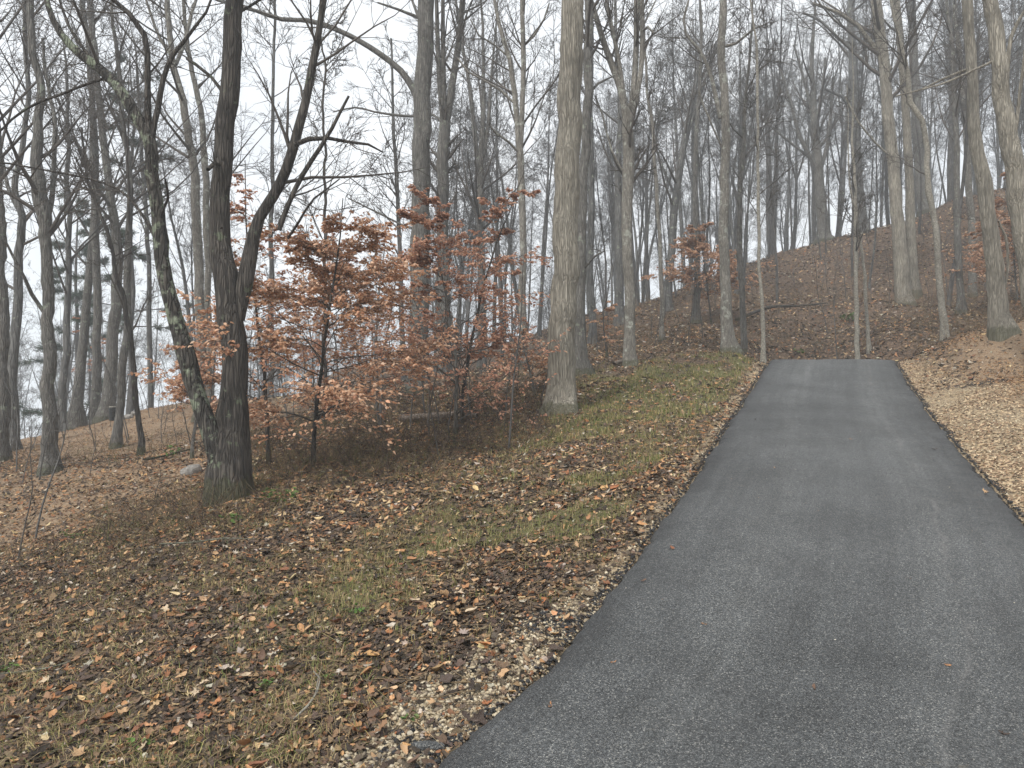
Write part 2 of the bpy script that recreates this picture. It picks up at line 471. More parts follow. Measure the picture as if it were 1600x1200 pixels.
# ------------------------------------------------------------------ asphalt driveway
m, n, b = new_mat('fresh_asphalt')
uv = nd(n, 'ShaderNodeUVMap')
geo = nd(n, 'ShaderNodeNewGeometry'); P_ = geo.outputs['Position']
vo = nd(n, 'ShaderNodeTexVoronoi'); vo.inputs['Scale'].default_value = 185.0; n.links.new(P_, vo.inputs['Vector'])
vs = nd(n, 'ShaderNodeSeparateColor'); n.links.new(vo.outputs['Color'], vs.inputs[0])
agg = ramp(n, vs.outputs[0], [(0.0, (0.021,0.023,0.024)), (0.45, (0.052,0.056,0.058)), (0.75, (0.089,0.093,0.094)), (0.93, (0.14,0.142,0.138)), (0.985, (0.25,0.245,0.225))])
fine = noise(n, P_, 70.0, 4, 0.75)
agg = mix(n, 1.0, agg, ramp(n, fine, [(0.3, 0.45), (0.7, 1.5)]), 'MULTIPLY')
patch = noise(n, P_, 0.9, 5, 0.6)
agg = mix(n, 1.0, agg, ramp(n, patch, [(0.3, 0.80), (0.7, 1.40)]), 'MULTIPLY')
mp = nd(n, 'ShaderNodeMapping'); mp.inputs['Scale'].default_value = (5.0, 0.12, 1)
n.links.new(uv.outputs[0], mp.inputs['Vector'])
streak = noise(n, mp.outputs[0], 1.6, 5, 0.65)
agg = mix(n, 1.0, agg, ramp(n, streak, [(0.32, 0.84), (0.68, 1.2)]), 'MULTIPLY')
sxy = nd(n, 'ShaderNodeSeparateXYZ'); n.links.new(uv.outputs[0], sxy.inputs[0])
wob = mth(n, 'MULTIPLY', mth(n, 'SUBTRACT', noise(n, P_, 0.7, 2, 0.5), 0.5), 0.25)
def line(at_u, width, fac, ymin=None):
    dd = mth(n, 'ABSOLUTE', mth(n, 'SUBTRACT', mth(n, 'ADD', sxy.outputs[0], wob), at_u))
    return ramp(n, dd, [(0.0, fac), (width, 0.0)])
def band(u0, w_):
    dd = mth(n, 'ABSOLUTE', mth(n, 'SUBTRACT', mth(n, 'ADD', sxy.outputs[0], wob), u0))
    return ramp(n, dd, [(0.0, 1.0), (w_, 0.0)])
agg = mix(n, mth(n, 'MULTIPLY', mth(n, 'ADD', band(0.95, 0.34), band(2.35, 0.34)), 0.28, True), agg, mix(n, 1.0, agg, (1.9, 1.88, 1.84), 'MULTIPLY'))
brk = ramp(n, noise(n, P_, 1.3, 3, 0.6), [(0.42, 0.0), (0.6, 1.0)])
l1 = mth(n, 'MULTIPLY', line(2.42, 0.035, 0.55), brk)
agg = mix(n, l1, agg, (0.17, 0.165, 0.16))
l2 = line(2.93, 0.03, 0.5)
agg = mix(n, mth(n, 'MULTIPLY', l2, 0.6), agg, (0.02, 0.02, 0.02))
p2 = noise(n, P_, 3.5, 6, 0.75)
agg = mix(n, 1.0, agg, ramp(n, p2, [(0.3, 0.86), (0.7, 1.15)]), 'MULTIPLY')
mud = noise(n, P_, 2.6, 6, 0.7)
agg = mix(n, ramp(n, mud, [(0.66, 0.0), (0.76, 0.42)]), agg, (0.24, 0.20, 0.14))
ae = nd(n, 'ShaderNodeAttribute'); ae.attribute_name = 'Col'
agg = mix(n, mth(n, 'MULTIPLY', ae.outputs['Fac'], 0.62), agg, (0.018, 0.018, 0.019))
n.links.new(agg, b.inputs['Base Color'])
b.inputs['Roughness'].default_value = 0.55
b.inputs['Specular IOR Level'].default_value = 0.5
hh = mth(n, 'ADD', mth(n, 'MULTIPLY', vo.outputs['Distance'], 1.0), mth(n, 'MULTIPLY', fine, 0.5))
hh = mth(n, 'ADD', hh, mth(n, 'MULTIPLY', line(3.0, 0.10, 1.0), 2.0))
bump(n, b, hh, 1.0, 0.008)
M['asphalt'] = m
ys = np.concatenate([np.arange(-11, 2.5, 0.25), np.arange(2.5, 12, 0.03), np.arange(12, 22.6, 0.06)])
us = np.concatenate([[0, 0.004, 0.010, 0.02, 0.04], np.linspace(0.07, 0.93, 30), [0.96, 0.98, 0.990, 0.996, 1]])
YY_, UU = np.meshgrid(ys, us, indexing='ij')
jl = (fbm(ys * 1.4, ys * 0, 71, 4) - 0.5) * 0.12 + (fbm(ys * 12, ys * 0, 73, 3) - 0.5) * 0.06
jr = (fbm(ys * 1.6, ys * 0, 81, 4) - 0.5) * 0.14 + (fbm(ys * 14, ys * 0, 83, 3) - 0.5) * 0.07
LX = road_l(ys) + jl; RX = road_r(ys) + jr
XX = LX[:, None] * (1 - UU) + RX[:, None] * UU
wid = (RX - LX)[:, None]
ed = np.minimum(UU, 1 - UU) * wid
roll = 1 - np.clip(ed / 0.09, 0, 1)
ZZ = road_z(YY_) - 0.085 * roll ** 2.2 + (fbm(XX * 1.1, YY_ * 1.1, 91) - 0.5) * 0.035 * smooth01(ed / 0.3)
ZZ += (fbm(XX * 9, YY_ * 9, 95) - 0.5) * 0.012 * (1 + 2.5 * np.exp(-ed / 0.15))
# low roller ridges that run beside the right-hand edge
uR = (1 - UU) * wid
for cpos, amp in ((0.22, 0.012), (0.42, 0.008)):
    wv = cpos + (fbm(YY_ * 0.5, YY_ * 0, 97) - 0.5) * 0.3
    ZZ += amp * np.tanh((wv - uR) / 0.02) * -0.5
rv = np.stack([XX, YY_, ZZ], -1).reshape(-1, 3)
nu, ny = len(us), len(ys)
ii = np.arange(ny - 1)[:, None] * nu; jj = np.arange(nu - 1)[None]
rf = np.stack([ii + jj, ii + jj + 1, ii + nu + jj + 1, ii + nu + jj], -1).reshape(-1, 4)
ruv = np.stack([(UU * wid).ravel(), YY_.ravel()], -1)
efac = np.exp(-(np.clip(ed - 0.08 + (fbm(XX * 2.5, YY_ * 2.5, 98) - .5) * .35, 0, 9) / 0.16)).ravel()
road = obj('road', mesh_np('road', rv, rf, M['asphalt'], True, np.stack([efac] * 3, -1), ruv))
tag(road, kind='structure', label='fresh dark asphalt driveway climbing to a crest')
def road_surface(x, y):
    return road_z(y) + 0.004

# ------------------------------------------------------------------ tubes: trunks, limbs, twigs
def tube_arrays(P, R, k):
    """P (B,N,3), R (B,N), k sides"""
    B, N, _ = P.shape
    T = norm(np.gradient(P, axis=1)) if N > 2 else norm(np.repeat(P[:, 1:] - P[:, :1], 2, axis=1))
    mean = norm(P[:, -1] - P[:, 0])
    ref = np.where(np.abs(mean[:, 2:3]) > 0.7, np.array([[1.0, 0, 0]]), np.array([[0, 0, 1.0]]))
    ref = np.repeat(ref[:, None], N, 1)
    U = norm(np.cross(T, ref)); V = np.cross(T, U)
    a = np.arange(k) / k * 2 * pi
    ring = P[:, :, None] + R[:, :, None, None] * (np.cos(a)[None, None, :, None] * U[:, :, None] + np.sin(a)[None, None, :, None] * V[:, :, None])
    v = ring.reshape(-1, 3)
    base = (np.arange(B) * N * k)[:, None, None] + (np.arange(N - 1) * k)[None, :, None]
    j = np.arange(k)[None, None]; jn = (j + 1) % k
    f = np.stack([base + j, base + jn, base + k + jn, base + k + j], -1).reshape(-1, 4)
    return v, f

class Tubes:
    def __init__(s): s.items = []
    def add(s, P, R, k):
        P = np.asarray(P, float); R = np.asarray(R, float)
        if P.ndim == 2: P, R = P[None], R[None]
        s.items.append((P, R, k)); return s
    def mesh(s, name, mat, origin=(0, 0, 0)):
        vs, fs, o = [], [], 0
        for P, R, k in s.items:
            v, f = tube_arrays(P, R, k)
            vs.append(v); fs.append(f + o); o += len(v)
        return mesh_np(name, np.concatenate(vs) - np.asarray(origin), np.concatenate(fs), mat)

def spawn(P, R, k, t0, t1, length, a0, a1, up, wander, npts, rfac, rmin, rng, flat=1.0, tl=0.6, side=None):
    B, N, _ = P.shape
    idx = np.repeat(np.arange(B), k)
    t = rng.uniform(t0, t1, B * k)
    f = t * (N - 1); i = np.minimum(f.astype(int), N - 2); fr = (f - i)[:, None]
    s = P[idx, i] * (1 - fr) + P[idx, i + 1] * fr
    tan = norm(P[idx, i + 1] - P[idx, i])
    rr = (R[idx, i] * (1 - fr[:, 0]) + R[idx, i + 1] * fr[:, 0]) * rfac
    q = rng.normal(size=(B * k, 3))
    if flat < 1: q[:, 2] *= flat
    q = norm(q - (q * tan).sum(1, keepdims=True) * tan)
    a = rng.uniform(a0, a1, B * k)[:, None]
    d = np.cos(a) * tan + np.sin(a) * q
    L = (length if np.isscalar(length) else np.asarray(length)[idx]) * rng.uniform(0.55, 1.25, B * k) * (1 - tl * (t - t0) / max(t1 - t0, 1e-6))
    out = [s]
    for j in range(1, npts):
        d = d + rng.normal(size=d.shape) * wander
        d[:, 2] += up
        if flat < 1: d[:, 2] *= (0.5 + 0.5 * flat)
        d = norm(d)
        s = s + d * (L / (npts - 1))[:, None]
        out.append(s)
    Pn = np.stack(out, 1)
    r0 = np.clip(rr, rmin, None)
    tp = np.linspace(1, 0, npts)[None]
    Rn = np.maximum(rmin * 0.45, r0[:, None] * (tp * 0.85 + 0.15) * np.where(tp == 0, 0.4, 1))
    return Pn, Rn, L

def resample(P, R, step, rng=None, wob=0.0):
    P = np.asarray(P, float); R = np.asarray(R, float)
    # Catmull-Rom through the points
    Q = np.vstack([2 * P[0] - P[1], P, 2 * P[-1] - P[-2]])
    pts, rad = [], []
    for i in range(len(P) - 1):
        L = np.linalg.norm(P[i + 1] - P[i]); m_ = max(1, int(L / step))
        for j in range(m_):
            t = j / m_
            p0, p1, p2, p3 = Q[i], Q[i + 1], Q[i + 2], Q[i + 3]
            pts.append(0.5 * ((2 * p1) + (-p0 + p2) * t + (2 * p0 - 5 * p1 + 4 * p2 - p3) * t * t + (-p0 + 3 * p1 - 3 * p2 + p3) * t ** 3))
            rad.append(R[i] * (1 - t) + R[i + 1] * t)
    pts.append(P[-1]); rad.append(R[-1])
    pts, rad = np.array(pts), np.array(rad)
    if rng is not None and wob > 0 and len(pts) > 4:
        w = rng.normal(size=pts.shape) * wob; w[:, 2] *= 0.2
        w = (w + np.roll(w, 1, 0) + np.roll(w, -1, 0)) / 2; w[0] = 0; w[-1] = 0
        pts = pts + w
    return pts, rad

def trunk_mesh(name, P, R, k, mat, origin, seed, rough=0.06, flare=0.5, flare_h=0.35, knots=0):
    """closed-looking stem with uneven section, root flare and a few knots"""
    P = np.asarray(P); R = np.asarray(R)
    N = len(P)
    v, f = tube_arrays(P[None], R[None], k)
    v = v.reshape(N, k, 3)
    s = np.r_[0, np.cumsum(np.linalg.norm(np.diff(P, axis=0), axis=1))]
    a = np.arange(k) / k * 2 * pi
    S, A = np.meshgrid(s, a, indexing='ij')
    r0 = R[:, None]
    lob = sum(np.cos(q * A + seed * 1.7 * q) * w for q, w in ((3, 0.5), (5, 0.35), (2, 0.4)))
    hb = np.clip(S - 0.3, 0, None)
    fl = flare * np.exp(-hb / flare_h) * (0.55 + 0.5 * lob)
    nz = (fbm(np.cos(A) * 1.6 + 7 + seed, S * 1.1 + np.sin(A) * 1.6, seed, 3) - 0.5) * 2 * rough
    rid = (fbm(A * k / 5.0, S * 2.2, seed + 3, 2) - 0.5) * rough * 0.9
    fac = 1 + fl + nz + rid
    rk = RS(seed + 5)
    for _ in range(knots):
        ks, ka, kw = rk.uniform(1.0, s[-1] * 0.5), rk.uniform(0, 2 * pi), rk.uniform(0.08, 0.16)
        da = np.abs((A - ka + pi) % (2 * pi) - pi) * r0
        fac = fac + 0.28 * np.exp(-(da / kw) ** 2 - ((S - ks) / kw) ** 2)
    v = P[:, None] + (v - P[:, None]) * fac[:, :, None]
    return mesh_np(name, v.reshape(-1, 3) - np.asarray(origin), f, mat)

# ------------------------------------------------------------------ the trees one can tell apart
def px_path(pts, d, drift=None):
    """(x, y, width in px) -> points and radii at depth d (drift: depth change from first to last)"""
    P, R = [], []
    for i, (x, y, w) in enumerate(pts):
        dd = d + (drift or 0) * i / max(1, len(pts) - 1)
        P.append(W(x, y, dd)); R.append(max(w / F * dd / 2, 0.006))
    return np.array(P), np.array(R)

def crown(tb, P, R, rng, c0, k1, l1, k2, k3, k4, rmin, up=0.05, ang=(0.45, 1.05)):
    """limbs, branches and twigs out of a stem; returns nothing, fills tb"""
    A, RA, LA = spawn(P[None], R[None], k1, c0, 0.98, l1, ang[0], ang[1], up + 0.02, 0.085, 7, 0.38, rmin * 1.5, rng, tl=0.55)
    tb.add(A, RA, 5)
    Bp, RB, LB = spawn(A, RA, k2, 0.2, 1.0, LA * 0.52, 0.5, 1.0, up * 0.4, 0.10, 5, 0.5, rmin * 1.2, rng, tl=0.4)
    tb.add(Bp, RB, 4)
    Cp, RC, LC = spawn(Bp, RB, k3, 0.15, 1.0, LB * 0.52, 0.45, 1.0, up * 0.35, 0.11, 3, 0.55, rmin, rng, tl=0.3)
    tb.add(Cp, RC, 3)
    if k4:
        Dp, RD_, LD = spawn(Cp, RC, k4, 0.2, 1.0, LC * 0.62, 0.35, 0.9, up * 0.35, 0.12, 2, 0.75, rmin * 0.75, rng, tl=0.3)
        tb.add(Dp, RD_, 3)

def grown_limb(tb, P, R, rng, rmin, dens=1.0, l=1.0):
    """side branches and twigs along a limb drawn from the photograph"""
    L = np.linalg.norm(np.diff(P, axis=0), axis=1).sum()
    k = max(2, int(L * 1.7 * dens))
    A, RA, LA = spawn(P[None], R[None], k, 0.25, 1.0, min(1.8, 0.5 * L + 0.3) * l, 0.4, 1.0, 0.05, 0.10, 6, 0.38, rmin * 1.1, rng, tl=0.3)
    tb.add(A, RA, 4)
    Bp, RB, LB = spawn(A, RA, 5, 0.2, 1.0, LA * 0.5, 0.4, 0.9, 0.04, 0.11, 4, 0.55, rmin * .8, rng, tl=0.3)
    tb.add(Bp, RB, 3)
    Cp, RC, LC = spawn(Bp, RB, 3, 0.2, 1.0, LB * 0.55, 0.4, 0.9, 0.03, 0.12, 2, 0.8, rmin * 0.6, rng, tl=0.3)
    tb.add(Cp, RC, 3)

tree_spots = []
def tree(label, d, path, mat='grey', limbs=(), stems=(), top=17.0, seed=1, k=16, c0=0.42, k1=16, l1=4.2, kk=(5, 6, 2), flare=0.8, rough=0.05,
         knots=2, rmin=None, dens=1.0, sag=None, ext=True, cat='tree', name='tree', twl=1.0):
    rng = RS(seed)
    P, R = px_path(path, d)
    base = P[0].copy()
    gzb = float(ground_z(base[0], base[1])[0])
    P[0, 2] = gzb
    P = np.vstack([[P[0][0], P[0][1], gzb - 0.3], P]); R = np.r_[R[0], R]
    if ext:
        topz = gzb + top
        if P[-1, 2] < topz - 1:
            dirv = norm(P[-1] - P[-3]); H = topz - P[-1, 2]
            pe, re = P[-1], R[-1]
            for j in range(1, 7):
                dirv = norm(dirv * 0.8 + np.array([rng.normal() * .06, rng.normal() * .06, 0.25]))
                pe = pe + dirv * H / 6
                P = np.vstack([P, pe]); R = np.r_[R, max(re * (1 - j / 6.3), 0.012)]
    step = 0.16 if d < 16 else (0.3 if d < 25 else 0.6)
    Pt, Rt = resample(P, R, step, rng, 0.006 * min(d, 20) ** 0.5)
    t = empty(name, (base[0], base[1], gzb))
    o = (base[0], base[1], gzb)
    tag(t, label, cat)
    obj('trunk', trunk_mesh('trunk', Pt, Rt, k, M[mat], o, seed, rough, flare, 0.25 + 0.3 * R[0], knots), t)
    if rmin is None: rmin = 0.0045 + 0.00016 * d
    tb = Tubes()
    for (sd_, mt_) in stems:
        sp_, sr_ = px_path(sd_, d, rng.uniform(-0.3, 0.3))
        sp_, sr_ = resample(sp_, sr_, step, rng, 0.005)
        if mt_ == 'up':
            dirv = norm(sp_[-1] - sp_[-3]); H = 5.0
            ex = [sp_[-1] + norm(dirv + np.array([0, 0, .3])) * H * j / 5 for j in range(1, 6)]
            er = [sr_[-1] * (1 - j / 5.5) for j in range(1, 6)]
            sp_ = np.vstack([sp_, ex]); sr_ = np.r_[sr_, er]
        obj('limb', trunk_mesh('limb', sp_, sr_, max(8, k - 4), M[mat], o, seed + 9, rough, 0.0, 0.3, 1), t)
        grown_limb(tb, sp_, sr_, rng, rmin, dens, twl)
    for ld in limbs:
        lp, lr = px_path(ld, d, rng.uniform(-0.8, 0.8) if len(ld) > 2 else 0)
        lp, lr = resample(lp, lr, step, rng, 0.008)
        obj('limb', Tubes().add(lp, lr, 8).mesh('limb', M[mat], o), t)
        grown_limb(tb, lp, lr, rng, rmin, dens, twl)
    crown(tb, Pt, Rt, rng, c0, k1, l1, kk[0], kk[1], kk[2], rmin)
    obj('crown', tb.mesh('crown', M['twig'], o), t)
    tree_spots.append((base[0], base[1], R[0] * 1.3))
    return t

# the forked pair of stems that stands out on the left
tree('dark wet-barked twin-stemmed tree among copper leaves, its leaning second stem coated in lichen', 9.0,
     [(359,776,72),(359,740,66),(361,705,59),(365,665,47),(366,600,40),(363,500,38),(352,430,38),(345,380,32),(343,300,30),(352,220,28),(360,160,30),(364,90,27),(367,0,26)],
     'dark', k=28, seed=11, top=15, c0=0.5, k1=14, l1=3.2, rough=0.06, knots=5, flare=0.22, dens=0.8,
     stems=[([(372,500,20),(380,455,26),(389,410,24),(396,370,20),(405,340,17),(438,285,16),(462,222,15),(478,160,13),(487,110,12),(499,50,10),(505,0,9)], 'up')],
     limbs=[[(460,226,8),(485,217,8),(515,216,6),(545,222,5),(575,226,4),(597,238,3),(585,252,2)],
            [(436,360,8),(452,318,8),(475,272,8),(500,232,7),(518,200,6),(545,150,4)],
            [(349,145,6),(330,120,5),(305,100,5),(292,92,4)],
            [(357,265,5),(335,255,8),(325,265,6)],
            [(372,20,5),(390,10,4),(420,-10,4)],
            [(450,372,4),(468,345,4),(490,310,3),(530,280,2)]])
t_ = bpy.data.objects['tree']
def extra_stem(t, d, pts, mat, seed, k=20, rough=0.07, limbs=(), up=None):
    o = tuple(t.location); rng = RS(seed)
    P, R = px_path(pts, d); P, R = resample(P, R, 0.15, rng, 0.01)
    obj('trunk', trunk_mesh('trunk', P, R, k, M[mat], o, seed, rough, 0.0, 0.3, 4), t)
    tb = Tubes(); grown_limb(tb, P[len(P) // 2:], R[len(P) // 2:], rng, 0.005, 0.8)
    for ld in limbs:
        lp, lr = px_path(ld, d, rng.uniform(-0.6, 0.6)); lp, lr = resample(lp, lr, 0.15, rng, 0.01)
        obj('limb', Tubes().add(lp, lr, 9).mesh('limb', M['dark'], o), t)
        grown_limb(tb, lp, lr, rng, 0.0055, 1.0)
    obj('crown', tb.mesh('crown', M['twig'], o), t)
extra_stem(t_, 8.9, [(350,775,28),(344,735,30),(335,695,30),(320,645,27),(302,590,26),(282,525,24),(264,460,22),(252,400,21),(246,330,20),(238,270,20),(233,222,19),
                     (205,168,18),(180,132,17),(150,102,15),(112,72,12),(84,32,9),(70,-20,7),(50,-120,4)], 'lich', 21,
           limbs=[[(236,226,10),(231,170,10),(229,110,9),(226,55,9),(205,22,8),(180,0,7),(150,-40,5)],
                  [(237,225,9),(247,170,9),(256,125,8),(272,85,7),(300,50,5),(325,20,4),(340,-20,3)],
                  [(170,120,5),(130,135,4),(90,150,4),(40,170,4),(0,205,3),(-20,240,3)],
                  [(246,380,6),(225,345,5),(195,305,4),(160,285,4),(80,268,3),(0,254,3),(-40,252,2)],
                  [(152,104,5),(120,60,5),(100,20,4),(85,-30,3)],
                  [(250,345,4),(262,310,4),(258,280,3)]])

tree('thick straight tree with pale tan ridged bark and mossy foot between copper beeches and driveway', 13.0,
     [(876,648,50),(877,600,43),(879,500,41),(883,400,40),(886,300,39),(890,200,37),(893,100,36),(895,0,34)], 'big', k=32, seed=31, top=22, c0=0.5, k1=16, l1=5,
     rough=0.03, flare=0.42, knots=0, limbs=[])
tree('grey trunk half hidden directly behind the thick pale ridged tree', 17.5,
     [(911,592,26),(909,560,19),(908,500,17),(909,400,16),(912,300,15),(916,200,14),(918,100,14),(920,0,13)], 'grey', seed=32, top=19, flare=0.6,
     limbs=[[(913,185,6),(900,172,4),(885,162,3)], [(912,420,3),(930,400,3),(945,392,2)], [(917,150,4),(935,130,4),(960,118,2)]])
tree('tall dark grey trunk rising behind the copper beeches with one long arching limb', 20.0,
     [(655,612,33),(656,430,29),(658,300,28),(660,150,27),(664,60,25),(666,0,25)], 'grey', k=22, seed=33, top=20, c0=0.55, rough=0.03,
     limbs=[[(656,165,11),(646,140,11),(625,110,10),(590,82,9),(545,55,8),(505,38,8),(480,31,7),(440,30,7),(400,17,6),(340,0,5),(290,-30,4)],
            [(652,182,4),(620,180,4),(585,175,3),(555,168,3),(520,175,2)], [(655,28,6),(620,14,4),(590,4,3)], [(655,360,4),(630,352,3),(590,332,3),(545,310,2)],
            [(655,30,5),(645,5,4),(640,-20,3)]])
tree('trunk splitting into three upright stems just behind the arching-limbed tree', 23.0,
     [(693,600,20),(693,400,18),(692,260,18),(695,190,17)], 'grey', k=14, seed=34, ext=False, c0=0.6, k1=8, l1=1.5, knots=1,
     stems=[([(693,200,9),(687,130,8),(684,60,7),(682,0,6)], 'up'), ([(694,195,9),(693,120,8),(692,60,7),(692,0,6)], 'up'), ([(697,195,12),(707,130,11),(716,70,10),(723,0,9)], 'up')],
     limbs=[[(690,190,4),(678,180,4),(668,178,3)]])
tree('slim forked tree between the three-stemmed trunk and the pale curved one', 29.0,
     [(753,575,14),(752,430,12),(751,300,11),(754,215,9),(755,130,6),(756,40,4)], 'grey', k=12, seed=35, top=18, c0=0.35,
     stems=[([(749,290,8),(742,210,7),(733,130,6),(722,70,5),(712,0,4)], 'up'), ([(752,260,7),(762,200,6),(768,120,4),(775,40,3)], 'up')])
tree('pale grey tree with curved forked top just left of the thick ridged trunk', 19.0,
     [(819,577,14),(819,500,12),(817,400,11),(816,300,11),(814,250,11),(808,190,9),(800,120,8),(790,75,7),(775,20,6),(768,-10,5)], 'pale', seed=36, k=14, top=15, c0=0.35,
     stems=[([(813,240,7),(816,180,8),(818,100,8),(816,0,7)], 'up')],
     limbs=[[(812,240,4),(795,222,4),(775,208,4),(765,196,3)], [(802,160,4),(780,140,4),(755,125,3),(730,112,3),(715,90,2)], [(796,90,3),(775,72,3),(748,55,3),(735,30,2)],
            [(818,72,4),(835,55,4),(850,30,3),(858,5,2)]])
tree('pale smooth trunk at the edge of the green grass patch, forking high into four stems', 18.0,
     [(986,572,20),(984,520,17),(984,450,16),(982,380,16),(982,270,18),(981,200,17),(982,165,17)], 'pale', seed=37, k=18, ext=False, c0=0.55, k1=8, l1=1.6,
     stems=[([(977,190,9),(972,145,12),(958,105,10),(942,60,9),(928,15,8),(920,-10,7)], 'up'), ([(975,150,6),(968,100,6),(958,50,6),(947,0,5)], 'up'),
            ([(985,180,10),(991,130,9),(994,70,9),(995,0,9)], 'up'), ([(987,178,9),(997,140,8),(1003,90,8),(1003,0,7)], 'up')],
     limbs=[[(1003,50,4),(1012,42,4),(1022,52,3)], [(1003,45,3),(1015,20,3),(1025,0,2)], [(978,275,3),(955,235,3),(940,180,3),(930,150,3)]])
tree('straight light grey tree with mossy foot just left of where the driveway tops out', 19.5,
     [(1138,553,23),(1137,530,19),(1135,480,17),(1133,400,15),(1131,300,14),(1130,200,13),(1130,100,12),(1130,0,11)], 'pale', seed=38, k=18, top=19, c0=0.5,
     limbs=[[(1126,185,7),(1118,150,7),(1108,110,6),(1092,78,5),(1072,55,4),(1068,30,4),(1076,0,3)], [(1135,72,5),(1150,68,4),(1165,55,4),(1178,45,3),(1195,38,2)],
            [(1128,230,3),(1115,200,3),(1100,165,3),(1092,140,2)]])
tree('narrow mossy trunk close behind the straight light grey tree near the crest', 21.0,
     [(1161,550,10),(1160,480,9),(1158,400,9),(1158,300,8),(1162,230,7),(1165,150,5)], 'grey', seed=39, k=10, top=13, c0=0.4, k1=16, l1=2.2)
tree('thin whitish sapling at the very left edge of the driveway crest', 18.3,
     [(1193,567,7),(1191,500,6),(1189,440,5),(1187,400,5),(1185,300,5),(1183,200,4),(1181,100,4)], 'white', seed=40, k=9, top=11, c0=0.3, k1=14, l1=1.5)
tree('thin white-barked sapling rising from the leaves right behind the middle of the driveway crest', 22.3,
     [(1339,546,8),(1338,500,7),(1338,440,6),(1339,390,6),(1336,330,5),(1333,250,4)], 'white', seed=41, k=9, top=10, c0=0.4, k1=12, l1=1.4)
tree('thin pale sapling that leans across the white-barked one behind the driveway crest', 23.3,
     [(1358,534,6),(1355,490,5),(1351,430,5),(1345,385,4),(1338,340,4),(1330,290,3)], 'white', seed=42, k=8, top=8.5, c0=0.5, k1=9, l1=1.2)
tree('massive grey-brown trunk on the leafy slope above the driveway crest, leaning slightly downhill', 30.0,
     [(1416,480,30),(1413,460,24),(1408,400,21),(1404,350,19),(1400,300,18),(1391,200,17),(1381,100,16),(1368,0,15)], 'big', seed=43, k=20, top=22, c0=0.42, k1=18, l1=6, rough=0.03, flare=0.3,
     limbs=[[(1390,110,10),(1378,90,9),(1362,68,7),(1340,40,6),(1310,20,5),(1270,5,4)], [(1397,250,3),(1370,225,3),(1340,190,3),(1320,150,2)]])
tree('second straight trunk tight against the uphill side of the massive leaning trunk', 32.0,
     [(1428,456,16),(1425,400,14),(1421,300,13),(1416,200,12),(1409,100,11),(1400,0,10)], 'big', seed=44, k=14, top=21, c0=0.45)
tree('thick hazy trunk on the skyline behind the whitish crooked tree', 45.0,
     [(1448,345,18),(1441,300,16),(1433,200,15),(1428,100,13),(1424,0,11)], 'grey', seed=45, k=12, top=24, c0=0.4, k1=18, l1=6)
tree('whitish crooked slender tree with a kink halfway up, growing where the orange clay bank begins', 20.0,
     [(1474,531,12),(1471,480,10),(1466,400,9),(1460,340,9),(1454,300,8),(1448,235,8),(1439,187,8),(1422,160,8),(1416,118,7),(1411,83,6),(1400,33,5),(1394,0,5)], 'white', seed=46, k=12, top=12, c0=0.4, k1=14, l1=2.0)
tree('medium trunk in the brush between the crooked whitish tree and the leaning bank tree', 25.0,
     [(1502,500,12),(1502,460,10),(1499,400,10),(1496,330,9),(1494,200,8),(1490,80,6)], 'grey', seed=47, k=12, top=17, c0=0.35, k1=18, l1=3)
tree('sturdy tan trunk rooted on the clay bank, leaning over towards the driveway', 17.0,
     [(1567,525,31),(1563,490,27),(1557,440,25),(1548,370,23),(1542,330,21),(1537,290,21),(1528,240,19),(1522,200,18),(1518,130,15),(1514,60,15),(1510,0,15)], 'big', seed=48, k=22, top=18, c0=0.5, rough=0.04,
     limbs=[[(1520,105,5),(1500,112,4),(1470,125,4),(1440,140,3),(1400,150,2)], [(1565,470,4),(1575,420,4),(1572,370,4),(1560,345,3)]])
tree('rough-barked leaning trunk cut off by the edge of the view beyond the clay bank', 14.5,
     [(1640,585,40),(1612,450,32),(1598,350,29),(1588,280,27),(1574,200,25),(1559,100,23),(1549,0,21)], 'big', seed=49, k=24, top=16, c0=0.5, rough=0.04,
     limbs=[[(1583,235,6),(1592,160,5),(1602,80,5),(1612,0,4)], [(1572,120,6),(1580,60,6),(1600,20,5),(1620,-10,5)], [(1552,95,4),(1525,108,3),(1480,128,3),(1440,140,2)]])
tree('lichen-spotted pale trunk on the slope just behind the leaning bank tree', 30.0,
     [(1520,395,11),(1517,340,10),(1513,280,10),(1508,200,9),(1502,100,8)], 'pale', seed=50, k=12, top=17, c0=0.4)
tree('broad tree on the skyline whose limbs fan out like a vase over the slope', 44.5,
     [(1291,394,24),(1288,370,19),(1283,320,16),(1278,250,14),(1273,195,11),(1271,140,8)], 'grey', seed=51, k=14, top=17, c0=0.35, k1=20, l1=5.5,
     limbs=[[(1282,285,8),(1268,250,7),(1250,215,6),(1238,170,5),(1220,110,4)], [(1281,265,7),(1292,230,6),(1298,180,5),(1302,120,4)],
            [(1276,215,6),(1265,160,5),(1252,110,4),(1240,70,3)], [(1276,200,6),(1285,140,5),(1290,90,4)], [(1283,270,5),(1262,245,4),(1225,215,4),(1195,190,3)]])
tree('dark tall trunk on the skyline rising behind the two thin white saplings', 43.0,
     [(1346,372,22),(1343,320,18),(1338,250,15),(1333,150,13),(1330,60,11),(1329,0,10)], 'far', seed=52, k=14, top=25, c0=0.4, k1=20, l1=5,
     limbs=[[(1332,75,7),(1310,60,5),(1285,35,4),(1255,20,4)], [(1334,180,5),(1315,150,5),(1290,140,4)]])
tree('grey-green trunk on the slope beside the orange beech behind the grey roadside tree', 27.5,
     [(1088,502,11),(1088,450,10),(1087,400,9),(1085,300,8),(1088,200,7),(1095,100,5)], 'grey', seed=53, k=12, top=17, c0=0.35, k1=16, l1=3)
